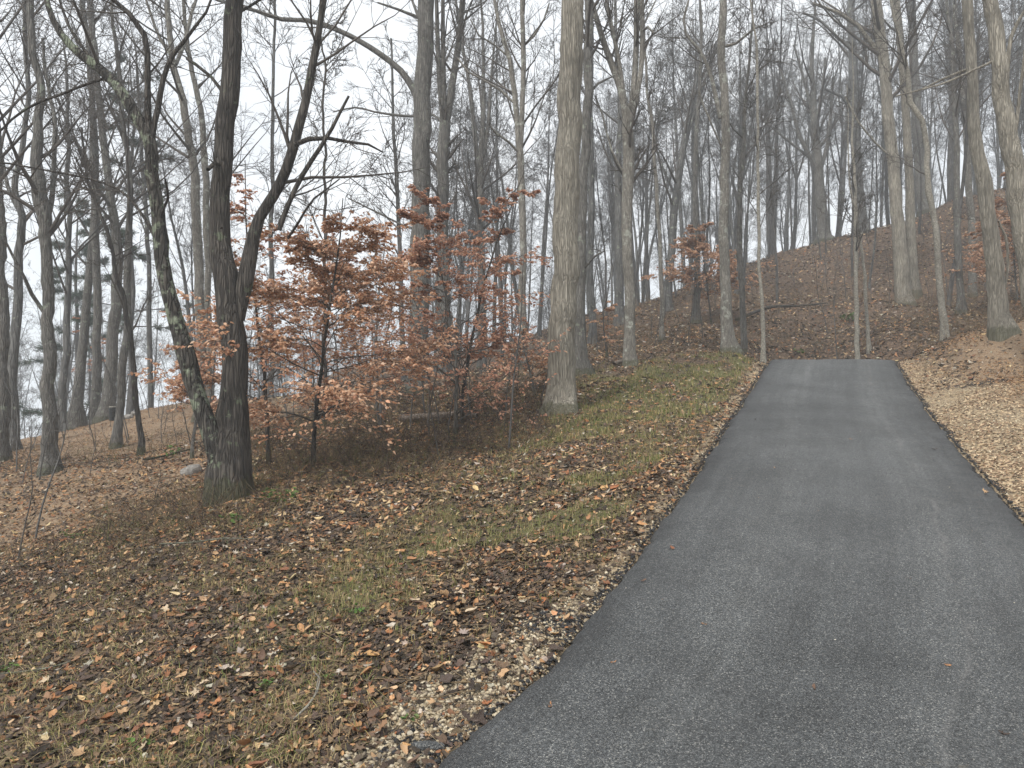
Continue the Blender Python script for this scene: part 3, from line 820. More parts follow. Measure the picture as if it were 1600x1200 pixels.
tree('slim pale trunk with a dark foot alone on the leafy slope above the grass patch', 24.5,
     [(1036,537,8),(1034,500,7),(1033,450,7),(1031,380,6),(1026,300,6),(1020,200,5)], 'pale', seed=54, k=10, top=14, c0=0.4, k1=14, l1=2.4)
tree('tree leaning right with a forked top in the woods behind the grass patch', 33.0,
     [(1040,470,14),(1048,400,12),(1054,330,12),(1062,270,11),(1072,210,9),(1085,140,7),(1095,80,5)], 'far', seed=55, k=12, top=16, c0=0.35,
     limbs=[[(1066,250,5),(1080,190,5),(1100,130,4),(1120,70,3)], [(1057,310,4),(1035,260,4),(1015,200,3)]])
tree('dark straight trunk standing between the thick ridged tree and the pale four-stemmed one', 26.0,
     [(926,548,12),(925,450,11),(924,350,11),(923,200,9),(922,60,7)], 'far', seed=56, k=12, top=18, c0=0.4)
tree('stout hazy trunk seen close beside the left of the pale four-stemmed tree', 31.0,
     [(969,520,14),(968,420,13),(966,300,11),(968,200,8)], 'far', seed=57, k=12, top=19, c0=0.4)
# woods on the left knoll
tree('lumpy grey tree with burls standing in the open on the brown knoll slope', 14.0,
     [(78,737,30),(77,705,22),(77,600,19),(75,500,17),(72,400,16),(70,345,18),(66,325,22),(60,280,19),(61,200,13),(57,100,11),(45,0,10)], 'grey', seed=61, k=20, top=14, c0=0.3, k1=16, l1=3, rough=0.09, knots=7,
     limbs=[[(76,335,7),(82,310,8),(84,260,7),(86,190,6),(74,130,5),(66,60,4)], [(70,490,6),(50,460,6),(38,435,5),(20,400,4),(5,370,3)]])
tree('trunk with grey bark at the very left edge of the view', 15.5,
     [(0,722,28),(3,600,20),(2,470,16),(0,350,14),(-6,200,13),(-12,0,11)], 'grey', seed=62, k=16, top=15, c0=0.4)
tree('winding dark tree second from the left edge, its trunk bending halfway up', 19.0,
     [(17,704,20),(19,640,15),(20,560,14),(25,440,13),(34,340,11),(25,300,9),(33,240,8),(42,130,7),(36,0,6)], 'far', seed=63, k=14, top=15, c0=0.3, k1=16, l1=3,
     limbs=[[(30,330,7),(15,300,6),(5,260,5),(-5,200,4)]])
tree('straight narrow trunk on the knoll just right of the lumpy burled tree', 23.5,
     [(98,677,14),(99,600,11),(104,500,10),(108,400,8),(108,300,7),(104,150,5)], 'far', seed=64, k=12, top=14, c0=0.35)
tree('flared leaning trunk at the knoll top that curves away to the right', 25.0,
     [(116,668,26),(121,630,17),(127,560,14),(136,470,12),(144,380,10),(150,250,8)], 'grey', seed=65, k=12, top=15, c0=0.4, flare=0.7)
tree('tall straight slate-grey trunk in the middle of the knoll-top row', 24.5,
     [(149,662,17),(151,600,13),(151,480,12),(149,300,11),(142,150,9),(130,0,8)], 'grey', seed=66, k=14, top=16, c0=0.4)
tree('widest trunk of the knoll-top row, tapering upward beside the small black barrel', 23.5,
     [(166,656,24),(171,600,18),(178,510,16),(184,420,15),(181,360,14),(168,270,11),(152,140,10),(140,0,9)], 'grey', seed=67, k=16, top=16, c0=0.4)
tree('mossy slim trunk growing out of brush in front of the black barrel', 17.8,
     [(181,704,17),(186,650,12),(192,570,12),(197,480,11),(201,380,10),(200,260,8),(186,120,7)], 'grey', seed=68, k=14, top=13, c0=0.4)
tree('thin black stem bowing to the left across the knoll', 15.3,
     [(221,711,9),(219,660,8),(213,590,8),(203,520,8),(190,455,7),(178,410,6),(160,350,5),(142,300,5),(133,260,4),(128,200,3)], 'dark', seed=69, k=10, ext=False, c0=0.3, k1=12, l1=1.3)
tree('hazy thin trunk behind the bowed black stem', 28.0,
     [(234,646,9),(236,560,8),(233,450,7),(226,300,6),(215,150,5)], 'far', seed=70, k=10, top=16, c0=0.4)
tree('pale grey trunk close behind the twin-stemmed tree, seen in the gap between its stems', 20.0,
     [(313,640,18),(313,560,15),(312,450,14),(306,350,14),(300,260,13),(285,160,11),(272,90,9),(262,0,8)], 'pale', seed=71, k=14, top=17, c0=0.4,
     limbs=[[(275,100,6),(290,60,6),(300,20,5),(310,-10,4)], [(272,95,5),(250,60,5),(235,20,4),(225,-10,3)]])
tree('slender companion trunk almost touching the dark twin-stemmed tree from behind', 21.0,
     [(326,636,12),(326,500,10),(325,400,10),(322,300,10),(316,210,9),(304,130,8),(292,60,6),(288,0,5)], 'pale', seed=72, k=12, top=16, c0=0.4)
tree('thin upright tree in the misty gap left of the arching-limbed trunk', 26.0,
     [(630,600,9),(628,520,8),(626,420,7),(619,280,6),(613,150,4),(611,60,3)], 'far', seed=73, k=10, top=12, c0=0.3, k1=22, l1=2.8)
tree('straight slim trunk showing above the first copper beech, right of the twin-stemmed tree', 24.0,
     [(424,640,8),(424,400,7),(426,200,5),(429,0,4)], 'far', seed=74, k=10, top=15, c0=0.35, k1=20, l1=2.6)
tree('fine straight young tree rising behind the first copper beech', 15.0,
     [(507,650,6),(507,400,5),(506,200,4),(505,80,3)], 'dark', seed=75, k=8, top=9, c0=0.3, k1=22, l1=1.8)

# ------------------------------------------------------------------ woods behind: many alike trees
def make_variant(seed, H, r0, c0, fork):
    rng = RS(seed)
    n_ = 14
    P = [np.array([0, 0, -0.5])]; d = norm(np.array([rng.normal() * .06, rng.normal() * .06, 1.0]))
    for j in range(n_):
        d = norm(d + np.array([rng.normal() * .035, rng.normal() * .035, 0.10])); P.append(P[-1] + d * H / n_)
    P = np.array(P); R = r0 * (1 - np.linspace(0, 1, len(P)) ** 1.2 * 0.93)
    tr = trunk_mesh('trunk', P, R, 10, M['far'] if seed % 3 else M['farb'], (0, 0, 0), seed, 0.06, 0.4, 0.4, 2)
    tb = Tubes()
    rmin = 0.009
    if fork:
        A, RA, LA = spawn(P[None], R[None], fork, c0 * 0.7, c0 + 0.1, H * 0.5, 0.2, 0.42, 0.09, 0.06, 9, 0.7, 0.02, rng, tl=0.2)
        tb.add(A, RA, 6)
        for a, r in zip(A, RA):
            crown(tb, a, r, rng, 0.25, 9, H * 0.13, 4, 5, 3, rmin)
    crown(tb, P, R, rng, c0, 22 if not fork else 14, H * 0.2, 6, 6, 3, rmin, ang=(0.35, 0.95))
    return tr, tb.mesh('crown', M['twigfar'])
VAR = [make_variant(100 + i, H, r, c, fk) for i, (H, r, c, fk) in enumerate(
    [(22, .15, .45, 0), (24, .20, .5, 2), (19, .11, .4, 0), (20, .14, .35, 3), (23, .17, .55, 0), (17, .09, .3, 0), (21, .15, .4, 2), (18, .10, .45, 0), (25, .22, .5, 3), (15, .07, .3, 0)])]
rng = RS(7)
def far_tree(x, y, label, group, v=None, s=None):
    z = float(ground_z(x, y)[0])
    t = empty('bare_tree', (x, y, z))
    v = rng.randint(len(VAR)) if v is None else v
    obj('trunk', VAR[v][0], t); obj('crown', VAR[v][1], t)
    t.rotation_euler = (rng.normal() * 0.03, rng.normal() * 0.03, rng.uniform(0, 2 * pi))
    s = rng.uniform(0.75, 1.1) if s is None else s
    t.scale = (s * rng.uniform(0.85, 1.1),) * 2 + (s,)
    far_ = 'near' if y < 45 else 'distant'
    tag(t, '%s %s tree in the woods %s' % (far_, KIND_[v], place_words(800 + x / y * F)), 'tree', 'bare trees in the woods ' + place_words(800 + x / y * F))
    tree_spots.append((x, y, 0.25))
LM_ = [(-200, 'left of the lumpy burled tree'), (90, 'between the burled tree and the black barrel'), (190, 'between the black barrel and the lichened stem'),
       (345, 'between the twin-stemmed tree and the brightest beech'), (530, 'left of the arching-limbed trunk'), (660, 'between the arching-limbed and the three-stemmed trunk'),
       (720, 'left of the thick ridged trunk'), (885, 'between the ridged trunk and the four-stemmed tree'), (990, 'between the four-stemmed and the straight roadside tree'),
       (1135, 'right of the straight roadside tree'), (1215, 'around the vase-shaped skyline tree'), (1330, 'between the white saplings and the massive trunk'),
       (1420, 'between the massive trunk and the bank tree'), (1545, 'beyond the leaning bank tree')]
def place_words(px):
    w_ = LM_[0][1]
    for a, t in LM_:
        if px >= a: w_ = t
    return w_
KIND_ = {0: 'tall bare', 1: 'big forked bare', 2: 'medium bare', 3: 'three-limbed bare', 4: 'tall thick bare', 5: 'slim bare', 6: 'forked bare', 7: 'narrow bare', 8: 'broad-crowned bare', 9: 'thin short bare'}
LBL = {'L': ('slender bare tree in the misty woods falling away behind the knoll', 'bare trees beyond the brown knoll'),
       'M': ('bare tree standing in the hazy woods behind the copper beeches', 'bare trees behind the copper beeches'),
       'R': ('bare grey tree on the leafy slope or skyline above the driveway', 'bare trees on the slope above the driveway')}
pts = [(s_[0], s_[1]) for s_ in tree_spots]
cnt = 0
def ok_spot(x, y, md):
    return all((x - a) ** 2 + (y - b_) ** 2 > md * md for a, b_ in pts)
def fill(nmax, pxr, dr, key, md, pw=1.0, vs=None, ss=(0.75, 1.1)):
    c = 0; tries = 0
    while c < nmax and tries < nmax * 30:
        tries += 1
        d = dr[0] + (dr[1] - dr[0]) * rng.uniform() ** pw
        px = rng.uniform(*pxr)
        x = (px - 800) / F * d
        if not ok_spot(x, d, md): continue
        pts.append((x, d)); c += 1
        far_tree(x, d, LBL[key][0], LBL[key][1], None if vs is None else vs[rng.randint(len(vs))], rng.uniform(*ss))
fill(40, (-80, 420), (27, 75), 'L', 1.7, 0.9, ss=(0.6, 0.95))
fill(26, (400, 640), (58, 105), 'M', 1.8, 0.9, ss=(0.65, 0.95))
fill(38, (640, 900), (30, 85), 'M', 1.8, 0.9, ss=(0.65, 0.95))
fill(16, (650, 900), (27, 45), 'M', 1.2, 0.9, vs=[5, 7, 9], ss=(0.6, 0.9))
fill(26, (900, 1180), (33, 52), 'R', 1.3, 1.0, vs=[2, 5, 7, 9, 3], ss=(0.55, 0.85))
fill(66, (950, 1700), (44, 62), 'R', 1.4, 1.0, ss=(0.65, 0.95))
fill(48, (850, 1700), (60, 90), 'R', 1.8, 1.0, ss=(0.8, 1.1))
fill(12, (1420, 1700), (26, 42), 'R', 1.6, 1.0, vs=[2, 5, 7, 9], ss=(0.55, 0.85))
fill(6, (1180, 1420), (30, 43), 'R', 1.6, 1.0, vs=[5, 9], ss=(0.45, 0.7))

# saplings and whips
def sapling_variant(seed, H):
    rg = RS(seed); P = [np.array([0, 0, -0.1])]; d = norm(np.array([rg.normal() * .15, rg.normal() * .15, 1.]))
    for j in range(9):
        d = norm(d + np.array([rg.normal() * .1, rg.normal() * .1, 0.08])); P.append(P[-1] + d * H / 9)
    P = np.array(P); R = np.linspace(0.006 + 0.004 * H, 0.004, 10)
    tb = Tubes().add(P, R, 6)
    A, RA, LA = spawn(P[None], R[None], 12, 0.25, 1, H * 0.28, 0.5, 1.1, 0.05, 0.12, 5, 0.5, 0.004, rg); tb.add(A, RA, 4)
    B_, RB, LB = spawn(A, RA, 4, 0.2, 1, LA * 0.5, 0.4, 1, 0.03, 0.12, 4, 0.6, 0.0035, rg); tb.add(B_, RB, 3)
    return tb.mesh('sapling', M['twigfar'] if seed % 2 else M['twig'])
SAP = [sapling_variant(200 + i, h) for i, h in enumerate((1.2, 1.8, 2.4, 3.2, 4.0, 5.0))]
def sapling(x, y, v, s, label, group=None):
    o = obj('sapling', SAP[v]); o.location = (x, y, float(ground_z(x, y)[0]))
    o.rotation_euler = (0, 0, rng.uniform(0, 6.28)); o.scale = (s, s, s)
    hw = ('knee-high', 'short', 'man-high', 'tall', 'tall spindly', 'tallest spindly')[v]
    tag(o, '%s leafless sapling %s' % (hw, place_words(800 + x / y * F)), 'sapling', 'saplings ' + place_words(800 + x / y * F))
for i in range(70):
    d = rng.uniform(21, 42); px = rng.uniform(930, 1660)
    x = (px - 800) / F * d
    dd_, _s = road_dist(x, d)
    if d < 24 and dd_ < 0.5: continue
    sapling(x, d, rng.randint(1, 6), rng.uniform(0.6, 1.0), 'thin leafless sapling among brown leaves on the slope past the driveway crest', 'saplings on the leafy slope')
for i in range(60):
    d = rng.uniform(10.5, 27); px = rng.uniform(380, 900)
    x = (px - 800) / F * d
    sapling(x, d, rng.randint(2, 6), rng.uniform(0.6, 1.0), 'thin leafless sapling in the thicket around the copper beeches', 'saplings in the thicket')
for i in range(34):
    d = rng.uniform(8, 24); px = rng.uniform(-40, 330)
    x = (px - 800) / F * d
    sapling(x, d, rng.randint(0, 4), rng.uniform(0.5, 0.9), 'thin leafless sapling or whip standing on the brown knoll slope', 'saplings on the knoll')

# ------------------------------------------------------------------ leaf shapes
def leaf_outline(kind):
    if kind == 'oval':
        n_ = 10; a = np.linspace(0, 2 * pi, n_, endpoint=False)
        x = 0.5 * np.cos(a); y = 0.27 * np.sign(np.sin(a)) * np.abs(np.sin(a)) ** 1.35 * (1 - 0.3 * np.cos(a)) * RS(5).uniform(.8, 1.15, n_)
        return np.stack([x, y], -1)
    if kind == 'oak':
        hw = [0.03, 0.10, 0.06, 0.17, 0.09, 0.26, 0.13, 0.22, 0.10]
        xs = np.linspace(-0.5, 0.42, 9)
        up = [(x, h) for x, h in zip(xs, hw)]
        return np.array(up + [(0.5, 0)] + [(x, -h) for x, h in reversed(up)])
    if kind == 'maple':
        out = []
        for i, (ang, r) in enumerate([(-150, .30), (-120, .16), (-85, .42), (-60, .2), (-35, .5), (-18, .24), (0, .58), (18, .24), (35, .5), (60, .2), (85, .42), (120, .16), (150, .30), (180, .12)]):
            out.append((r * cos(radians(ang)), r * sin(radians(ang))))
        return np.array(out)
    if kind == 'tulip':
        return np.array([(-.4, .03), (-.38, .3), (-.15, .22), (0.05, .42), (.35, .34), (.28, 0), (.35, -.34), (.05, -.42), (-.15, -.22), (-.38, -.3), (-.4, -.03)])
def leaf_template(kind, curl, fold, seed):
    o = leaf_outline(kind)
    rg = RS(seed)
    v = np.r_[[[0.0, 0.0]], o]
    n_ = len(o)
    z = fold * np.abs(v[:, 1]) * 1.6 + curl * (v[:, 0] ** 2) * 1.8 + rg.normal(size=len(v)) * 0.05
    z[0] = -0.02
    f = np.array([(0, i + 1, (i + 1) % n_ + 1) for i in range(n_)])
    return np.c_[v, z - z.min() * 0.3], f
def simple_leaf(curl, fold):
    v = np.array([(-.5, 0, curl), (0, .27, fold), (.5, 0, curl), (0, -.27, fold * .4), ])
    return v, np.array([(0, 3, 2), (0, 2, 1)])
NEAR_T = [leaf_template(k_, c, f_, i) for i, (k_, c, f_) in enumerate([('oval', .35, .4), ('oak', .5, .3), ('oak', .3, .15), ('oak', -.25, .3), ('maple', .35, .2), ('maple', -.35, .2), ('tulip', .4, .3), ('oval', .7, .6)])]
MID_T = [simple_leaf(.12, .05), simple_leaf(-.08, .16), simple_leaf(.2, -.08)]

def ragged(seed, curl):
    rg = RS(seed); a = np.linspace(0, 2 * pi, 6, endpoint=False) + rg.uniform(-.25, .25, 6)
    r = rg.uniform(.32, .56, 6); v = np.stack([r * np.cos(a), r * .72 * np.sin(a), curl * np.cos(a) ** 2 * .3 + rg.normal(size=6) * .06], -1)
    return v, np.array([(0, 1, 2), (0, 2, 3), (0, 3, 5), (3, 4, 5)])
SMALL_T = [ragged(701 + i, c) for i, c in enumerate((.4, -.3, .7, .1, -.5, .5))]

def basis(nrm, yaw):
    t = np.stack([np.cos(yaw), np.sin(yaw), np.zeros_like(yaw)], -1)
    t = norm(t - (t * nrm).sum(-1, keepdims=True) * nrm)
    return t, np.cross(nrm, t)

def scatter(templates, which, pos, size, nrm, yaw, cols, asp=None):
    vs, fs, cs, o = [], [], [], 0
    t, bt = basis(nrm, yaw)
    for k_, (tv, tf) in enumerate(templates):
        s = which == k_
        if not s.any(): continue
        m_ = s.sum()
        a = np.ones(m_) if asp is None else asp[s]
        v = pos[s][:, None] + size[s][:, None, None] * (tv[None, :, 0:1] * t[s][:, None] + tv[None, :, 1:2] * a[:, None, None] * bt[s][:, None] + tv[None, :, 2:3] * nrm[s][:, None])
        f = tf[None] + (np.arange(m_) * len(tv))[:, None, None] + o
        vs.append(v.reshape(-1, 3)); fs.append(f.reshape(-1, tf.shape[1])); cs.append(np.repeat(cols[s], len(tv), 0)); o += m_ * len(tv)
    return np.concatenate(vs), np.concatenate(fs), np.concatenate(cs)

def gnormal(x, y, e=0.08):
    z0 = ground_z(x, y)
    gx_ = (ground_z(x + e, y) - z0) / e; gy_ = (ground_z(x, y + e) - z0) / e
    return z0, norm(np.stack([-np.clip(gx_, -1, 1), -np.clip(gy_, -1, 1), np.ones_like(gx_)], -1))

PAL = np.array([(0.032, 0.024, 0.018), (0.078, 0.057, 0.043), (0.13, 0.090, 0.057), (0.21, 0.138, 0.078), (0.18, 0.085, 0.042),
                (0.38, 0.215, 0.105), (0.46, 0.33, 0.19), (0.38, 0.33, 0.265), (0.28, 0.125, 0.055)])
PW_VERGE = np.array([.20, .22, .17, .11, .08, .08, .06, .04, .04])
PW_SMALL = np.array([.26, .27, .19, .11, .06, .04, .03, .03, .01])
PW_HILL = np.array([.22, .24, .20, .13, .05, .04, .05, .05, .02])
PW_TAN = np.array([.05, .10, .15, .2, .03, .15, .2, .1, .02])
def pick_cols(rg, n_, w):
    c = PAL[rg.choice(len(PAL), n_, p=w / w.sum())]
    return c * rg.uniform(0.75, 1.25, (n_, 1)) * rg.uniform(0.94, 1.06, (n_, 3))

def sample_fan(rg, n_, pxr, dr, pw):
    """points on the ground; density falls with distance"""
    d = (dr[0] ** pw + (dr[1] ** pw - dr[0] ** pw) * rg.uniform(size=n_)) ** (1 / pw)
    px = rg.uniform(pxr[0], pxr[1], n_)
    return (px - 800) / F * d, d

def litter(name, seed, n_, pxr, dr, pw, templates, sz, w, tilt, lift, dens, onroad=False):
    rg = RS(seed)
    x, y = sample_fan(rg, n_, pxr, dr, pw)
    keep = rg.uniform(size=n_) < dens(x, y)
    x, y = x[keep], y[keep]; m_ = len(x)
    z, nr = gnormal(x, y)
    nr = norm(nr + rg.normal(size=nr.shape) * tilt)
    s = rg.uniform(sz[0], sz[1], m_) * rg.choice([0.7, 1.0, 1.25], m_)
    pos = np.stack([x, y, z + lift * rg.uniform(0.1, 1, m_)], -1)
    v, f, c = scatter(templates, rg.randint(0, len(templates), m_), pos, s, nr, rg.uniform(0, 2 * pi, m_), pick_cols(rg, m_, w), rg.uniform(0.6, 1.1, m_))
    return v, f, c

def dens_main(x, y):
    gl, gr, gs, kn_, bk_ = zones(x, y)
    d, s = road_dist(x, y)
    lump = 0.62 + 0.6 * fbm(x * 1.6, y * 1.6, 111)
    p = lump * (1 - 0.72 * gs) * (1 - 0.22 * smooth01((fbm(x * 1.1, y * 1.1, 131) - 0.42) / 0.15) * (y < 14)) * (1 - 0.60 * gl) * (1 - 0.62 * kn_) * (1 - 0.8 * bk_) * (1 - 0.85 * gr)
    return np.where(d < 0.0, 0, p)
def merge(lst):
    vs, fs, cs, o = [], [], [], 0
    for v, f, c in lst:
        vs.append(v); fs.append(f + o); cs.append(c); o += len(v)
    return np.concatenate(vs), np.concatenate(fs), np.concatenate(cs)
ALLPX = (-120, 1720)
nearL = merge([litter('a', 301, 90000, (-150, 1150), (3.0, 9.0), 1.2, SMALL_T, (0.024, 0.056), PW_SMALL, 0.26, 0.018, dens_main), litter('a2', 305, 7500, (-150, 1150), (3.0, 9.0), 1.2, NEAR_T, (0.055, 0.090), PW_VERGE, 0.24, 0.025, dens_main)])
farL = merge([litter('b', 302, 85000, (-120, 1250), (7.5, 16), 1.3, MID_T, (0.04, 0.095), PW_VERGE, 0.30, 0.02, dens_main),
              litter('e', 306, 26000, (-900, -110), (3.5, 24), 1.3, MID_T, (0.05, 0.11), PW_VERGE, 0.30, 0.02, dens_main),
              litter('f', 307, 9000, (1700, 2500), (8, 40), 1.3, MID_T, (0.06, 0.12), PW_HILL, 0.30, 0.02, dens_main),
              litter('c', 303, 60000, (300, 1720), (14, 27), 1.3, MID_T, (0.06, 0.12), PW_HILL, 0.36, 0.03, dens_main),
              litter('d', 304, 62000, (780, 1720), (22, 52), 1.1, MID_T, (0.09, 0.17), PW_HILL, 0.40, 0.03, dens_main)])
o_ = obj('leaf_litter', mesh_np('leaf_litter', nearL[0], nearL[1], M['litter'], False, nearL[2]))
tag(o_, 'thick carpet of curled brown fallen leaves on the verge beside the driveway', 'leaf litter', kind='stuff')
o_ = obj('leaf_litter', mesh_np('leaf_litter', farL[0], farL[1], M['litter'], False, farL[2]))
tag(o_, 'brown fallen leaves covering the far verge and the wooded slope', 'leaf litter', kind='stuff')

# fine chips and needles on the clay: knoll and right-hand bank
def dens_clay(x, y):
    gl, gr, gs, kn_, bk_ = zones(x, y)
    d, s = road_dist(x, y)
    return np.where(d < 0.02, 0, np.clip(kn_ + bk_ * 0.9 + gr * 0.9, 0, 1)) * np.clip(2.4 * fbm(x * 1.3, y * 1.3, 121, 4) - 0.65, 0.08, 1)
CLP = np.array([(0.13, 0.08, 0.05), (0.22, 0.14, 0.085), (0.32, 0.22, 0.14), (0.43, 0.32, 0.20), (0.52, 0.41, 0.27), (0.09, 0.06, 0.04)])
def chips(seed, n_, pxr, dr, sz, pal, pw):
    rg = RS(seed); x, y = sample_fan(rg, n_, pxr, dr, 1.3)
    k_ = rg.uniform(size=n_) < dens_clay(x, y); x, y = x[k_], y[k_]; m_ = len(x)
    z, nr = gnormal(x, y); nr = norm(nr + rg.normal(size=nr.shape) * 0.3)
    c = pal[rg.choice(len(pal), m_, p=pw)] * rg.uniform(.8, 1.2, (m_, 1))
    g_w = zones(x, y)[1][:, None]; c = c * (g_w + (1 - g_w) * np.array([[.80, .65, .51]]))
    return scatter(MID_T, rg.randint(0, 3, m_), np.stack([x, y, z + 0.008], -1), rg.uniform(sz[0], sz[1], m_), nr, rg.uniform(0, 6.28, m_), c, rg.uniform(.3, 1.0, m_))
ch = merge([chips(313, 14000, (-900, -110), (6, 26), (0.03, 0.08), CLP, [.2, .3, .25, .12, .03, .10]), chips(311, 50000, (-120, 400), (8.5, 26), (0.02, 0.07), CLP, [.2, .3, .25, .12, .03, .10]),
            chips(312, 110000, (1380, 1800), (5.0, 21), (0.015, 0.07), CLP, [.10, .18, .24, .24, .16, .08])])
tag(obj('wood_chips', mesh_np('wood_chips', ch[0], ch[1], M['litter'], False, ch[2])), 'fine tan chips and bits of leaf strewn over the bare clay', 'wood chips', kind='stuff')

# the largest fallen leaves are pieces of the ground
LM = []
for i, (tv, tf) in enumerate(NEAR_T + [leaf_template('maple', .5, .1, 41), leaf_template('tulip', -.3, .3, 42), leaf_template('oak', .5, .4, 43)]):
    LM.append(mesh_np('fallen_leaf', tv, tf, M['leaf1'], False))
rg = RS(321)
def place_piece(name, me, x, y, s, parent, tilt=0.25, lift=0.02, z=None):
    zz, nr = gnormal(np.array([x]), np.array([y]))
    nr = norm(nr + rg.normal(size=(1, 3)) * tilt)
    t, bt = basis(nr, np.array([rg.uniform(0, 6.28)]))
    o = bpy.data.objects.new(name, me)
    Mx = Matrix(((t[0][0], bt[0][0], nr[0][0], x), (t[0][1], bt[0][1], nr[0][1], y), (t[0][2], bt[0][2], nr[0][2], (zz[0] if z is None else z) + lift), (0, 0, 0, 1)))
    o.matrix_world = Mx @ Matrix.Diagonal((s, s * rg.uniform(.75, 1.1), s, 1))
    return link(o, parent)
c_ = 0
while c_ < 270:
    x, y = sample_fan(rg, 1, (-60, 960), (3.2, 7.0), 1.0); x, y = x[0], y[0]
    if rg.uniform() > dens_main(np.array([x]), np.array([y]))[0] * 1.2: continue
    place_piece('fallen_leaf', LM[rg.randint(len(LM))], x, y, rg.uniform(0.065, 0.105), ground, 0.28, 0.03); c_ += 1
# leaves lying on the asphalt
for px, py, s in [(1540, 777, .11), (1272, 1091, .05), (958, 1048, .04), (1480, 1053, .04), (1568, 1160, .05), (1100, 980, .04), (1050, 860, .06), (1210, 740, .05), (1330, 690, .06), (1005, 905, .05), (860, 1120, .05), (1460, 705, .07), (1180, 660, .06), (1420, 900, .04)]:
    d = float(np.interp(-py, [-1200, -1000, -900, -800, -700, -640], [3.4, 4.5, 5.3, 6.6, 9.4, 12.5]))
    x = (px - 800) / F * d
    place_piece('fallen_leaf', LM[rg.randint(3)], x, d, s, road, 0.05, 0.012, z=road_z(d))

# ------------------------------------------------------------------ gravel
def stone_t(seed):
    rg = RS(seed)
    p = (1 + 5 ** .5) / 2
    v = np.array([(-1, p, 0), (1, p, 0), (-1, -p, 0), (1, -p, 0), (0, -1, p), (0, 1, p), (0, -1, -p), (0, 1, -p), (p, 0, -1), (p, 0, 1), (-p, 0, -1), (-p, 0, 1)]) / 1.9 * 0.5
    f = np.array([(0, 11, 5), (0, 5, 1), (0, 1, 7), (0, 7, 10), (0, 10, 11), (1, 5, 9), (5, 11, 4), (11, 10, 2), (10, 7, 6), (7, 1, 8), (3, 9, 4), (3, 4, 2), (3, 2, 6), (3, 6, 8), (3, 8, 9), (4, 9, 5), (2, 4, 11), (6, 2, 10), (8, 6, 7), (9, 8, 1)])
    v = v * rg.uniform(0.5, 1.45, (12, 1)) * np.array([1, .75, .42])
    return v, f
ST = [stone_t(i) for i in range(6)]
def chip_t(seed):
    rg = RS(seed)
    v = np.array([(1, 0, 0), (0, 1, 0), (-1, 0, 0), (0, -1, 0), (0, 0, 1), (0, 0, -1)], float) * .55 * rg.uniform(.6, 1.3, (6, 1)) * np.array([1, .8, .55]) + rg.normal(size=(6, 3)) * .07
    return v, np.array([(0, 1, 4), (1, 2, 4), (2, 3, 4), (3, 0, 4), (1, 0, 5), (2, 1, 5), (3, 2, 5), (0, 3, 5)])
SC = [chip_t(720 + i) for i in range(6)]
SP = np.array([(0.40, 0.33, 0.225), (0.29, 0.235, 0.155), (0.50, 0.43, 0.31), (0.16, 0.125, 0.09), (0.13, 0.115, 0.10), (0.055, 0.053, 0.052)])
def stones(seed, n_, pxr, dr, pw, sz, dens, prob):
    rg = RS(seed); x, y = sample_fan(rg, n_, pxr, dr, pw)
    k_ = rg.uniform(size=n_) < dens(x, y); x, y = x[k_], y[k_]; m_ = len(x)
    z, nr = gnormal(x, y); nr = norm(nr + rg.normal(size=nr.shape) * 0.35)
    s = rg.uniform(sz[0], sz[1], m_) * rg.choice([.6, 1, 1.5], m_, p=[.5, .38, .12])
    c = SP[rg.choice(len(SP), m_, p=prob)] * rg.uniform(.8, 1.15, (m_, 1))
    return scatter(SC, rg.randint(0, 6, m_), np.stack([x, y, z + s * 0.12], -1), s, nr, rg.uniform(0, 6.28, m_), c)
def dens_gl(x, y):
    gl, gr, *_ = zones(x, y); d, s = road_dist(x, y)
    return np.where((d > -0.06) & (s < 0), gl, 0)
def dens_gr(x, y):
    gl, gr, *_ = zones(x, y); d, s = road_dist(x, y)
    return np.where((d > -0.05) & (s > 0), gr * 0.8, 0)
def dens_sparse(x, y):
    d, s = road_dist(x, y)
    return np.where((d > 0) & (s < 0), np.exp(-d / 0.5), 0)
gv_ = merge([stones(331, 42000, (480, 1000), (3.1, 5.5), 1.1, (0.014, 0.028), dens_gl, [.28, .26, .18, .16, .08, .04]),
             stones(332, 26000, (850, 1240), (5.3, 18.5), 1.2, (0.018, 0.035), dens_gl, [.28, .24, .22, .14, .07, .05]),
             stones(333, 26000, (1380, 1800), (5.0, 18), 1.2, (0.015, 0.03), dens_gr, [.35, .25, .2, .12, .05, .03]),
             stones(334, 9000, (380, 1150), (3.2, 13), 1.1, (0.015, 0.03), dens_sparse, [.3, .25, .2, .15, .07, .03])])
tag(obj('gravel', mesh_np('gravel', gv_[0], gv_[1], M['stone'], False, gv_[2])), 'tan limestone gravel along both edges of the asphalt', 'gravel', kind='stuff')
SM = [mesh_np('stone', v, f, M['stone1'], False) for v, f in ST]
rg = RS(341); c_ = 0
while c_ < 260:
    x, y = sample_fan(rg, 1, (500, 960), (3.2, 5.2), 1.0); x, y = x[0], y[0]
    if rg.uniform() > dens_gl(np.array([x]), np.array([y]))[0]: continue
    place_piece('stone', SM[rg.randint(6)], x, y, rg.uniform(0.026, 0.046), ground, 0.3, 0.010); c_ += 1
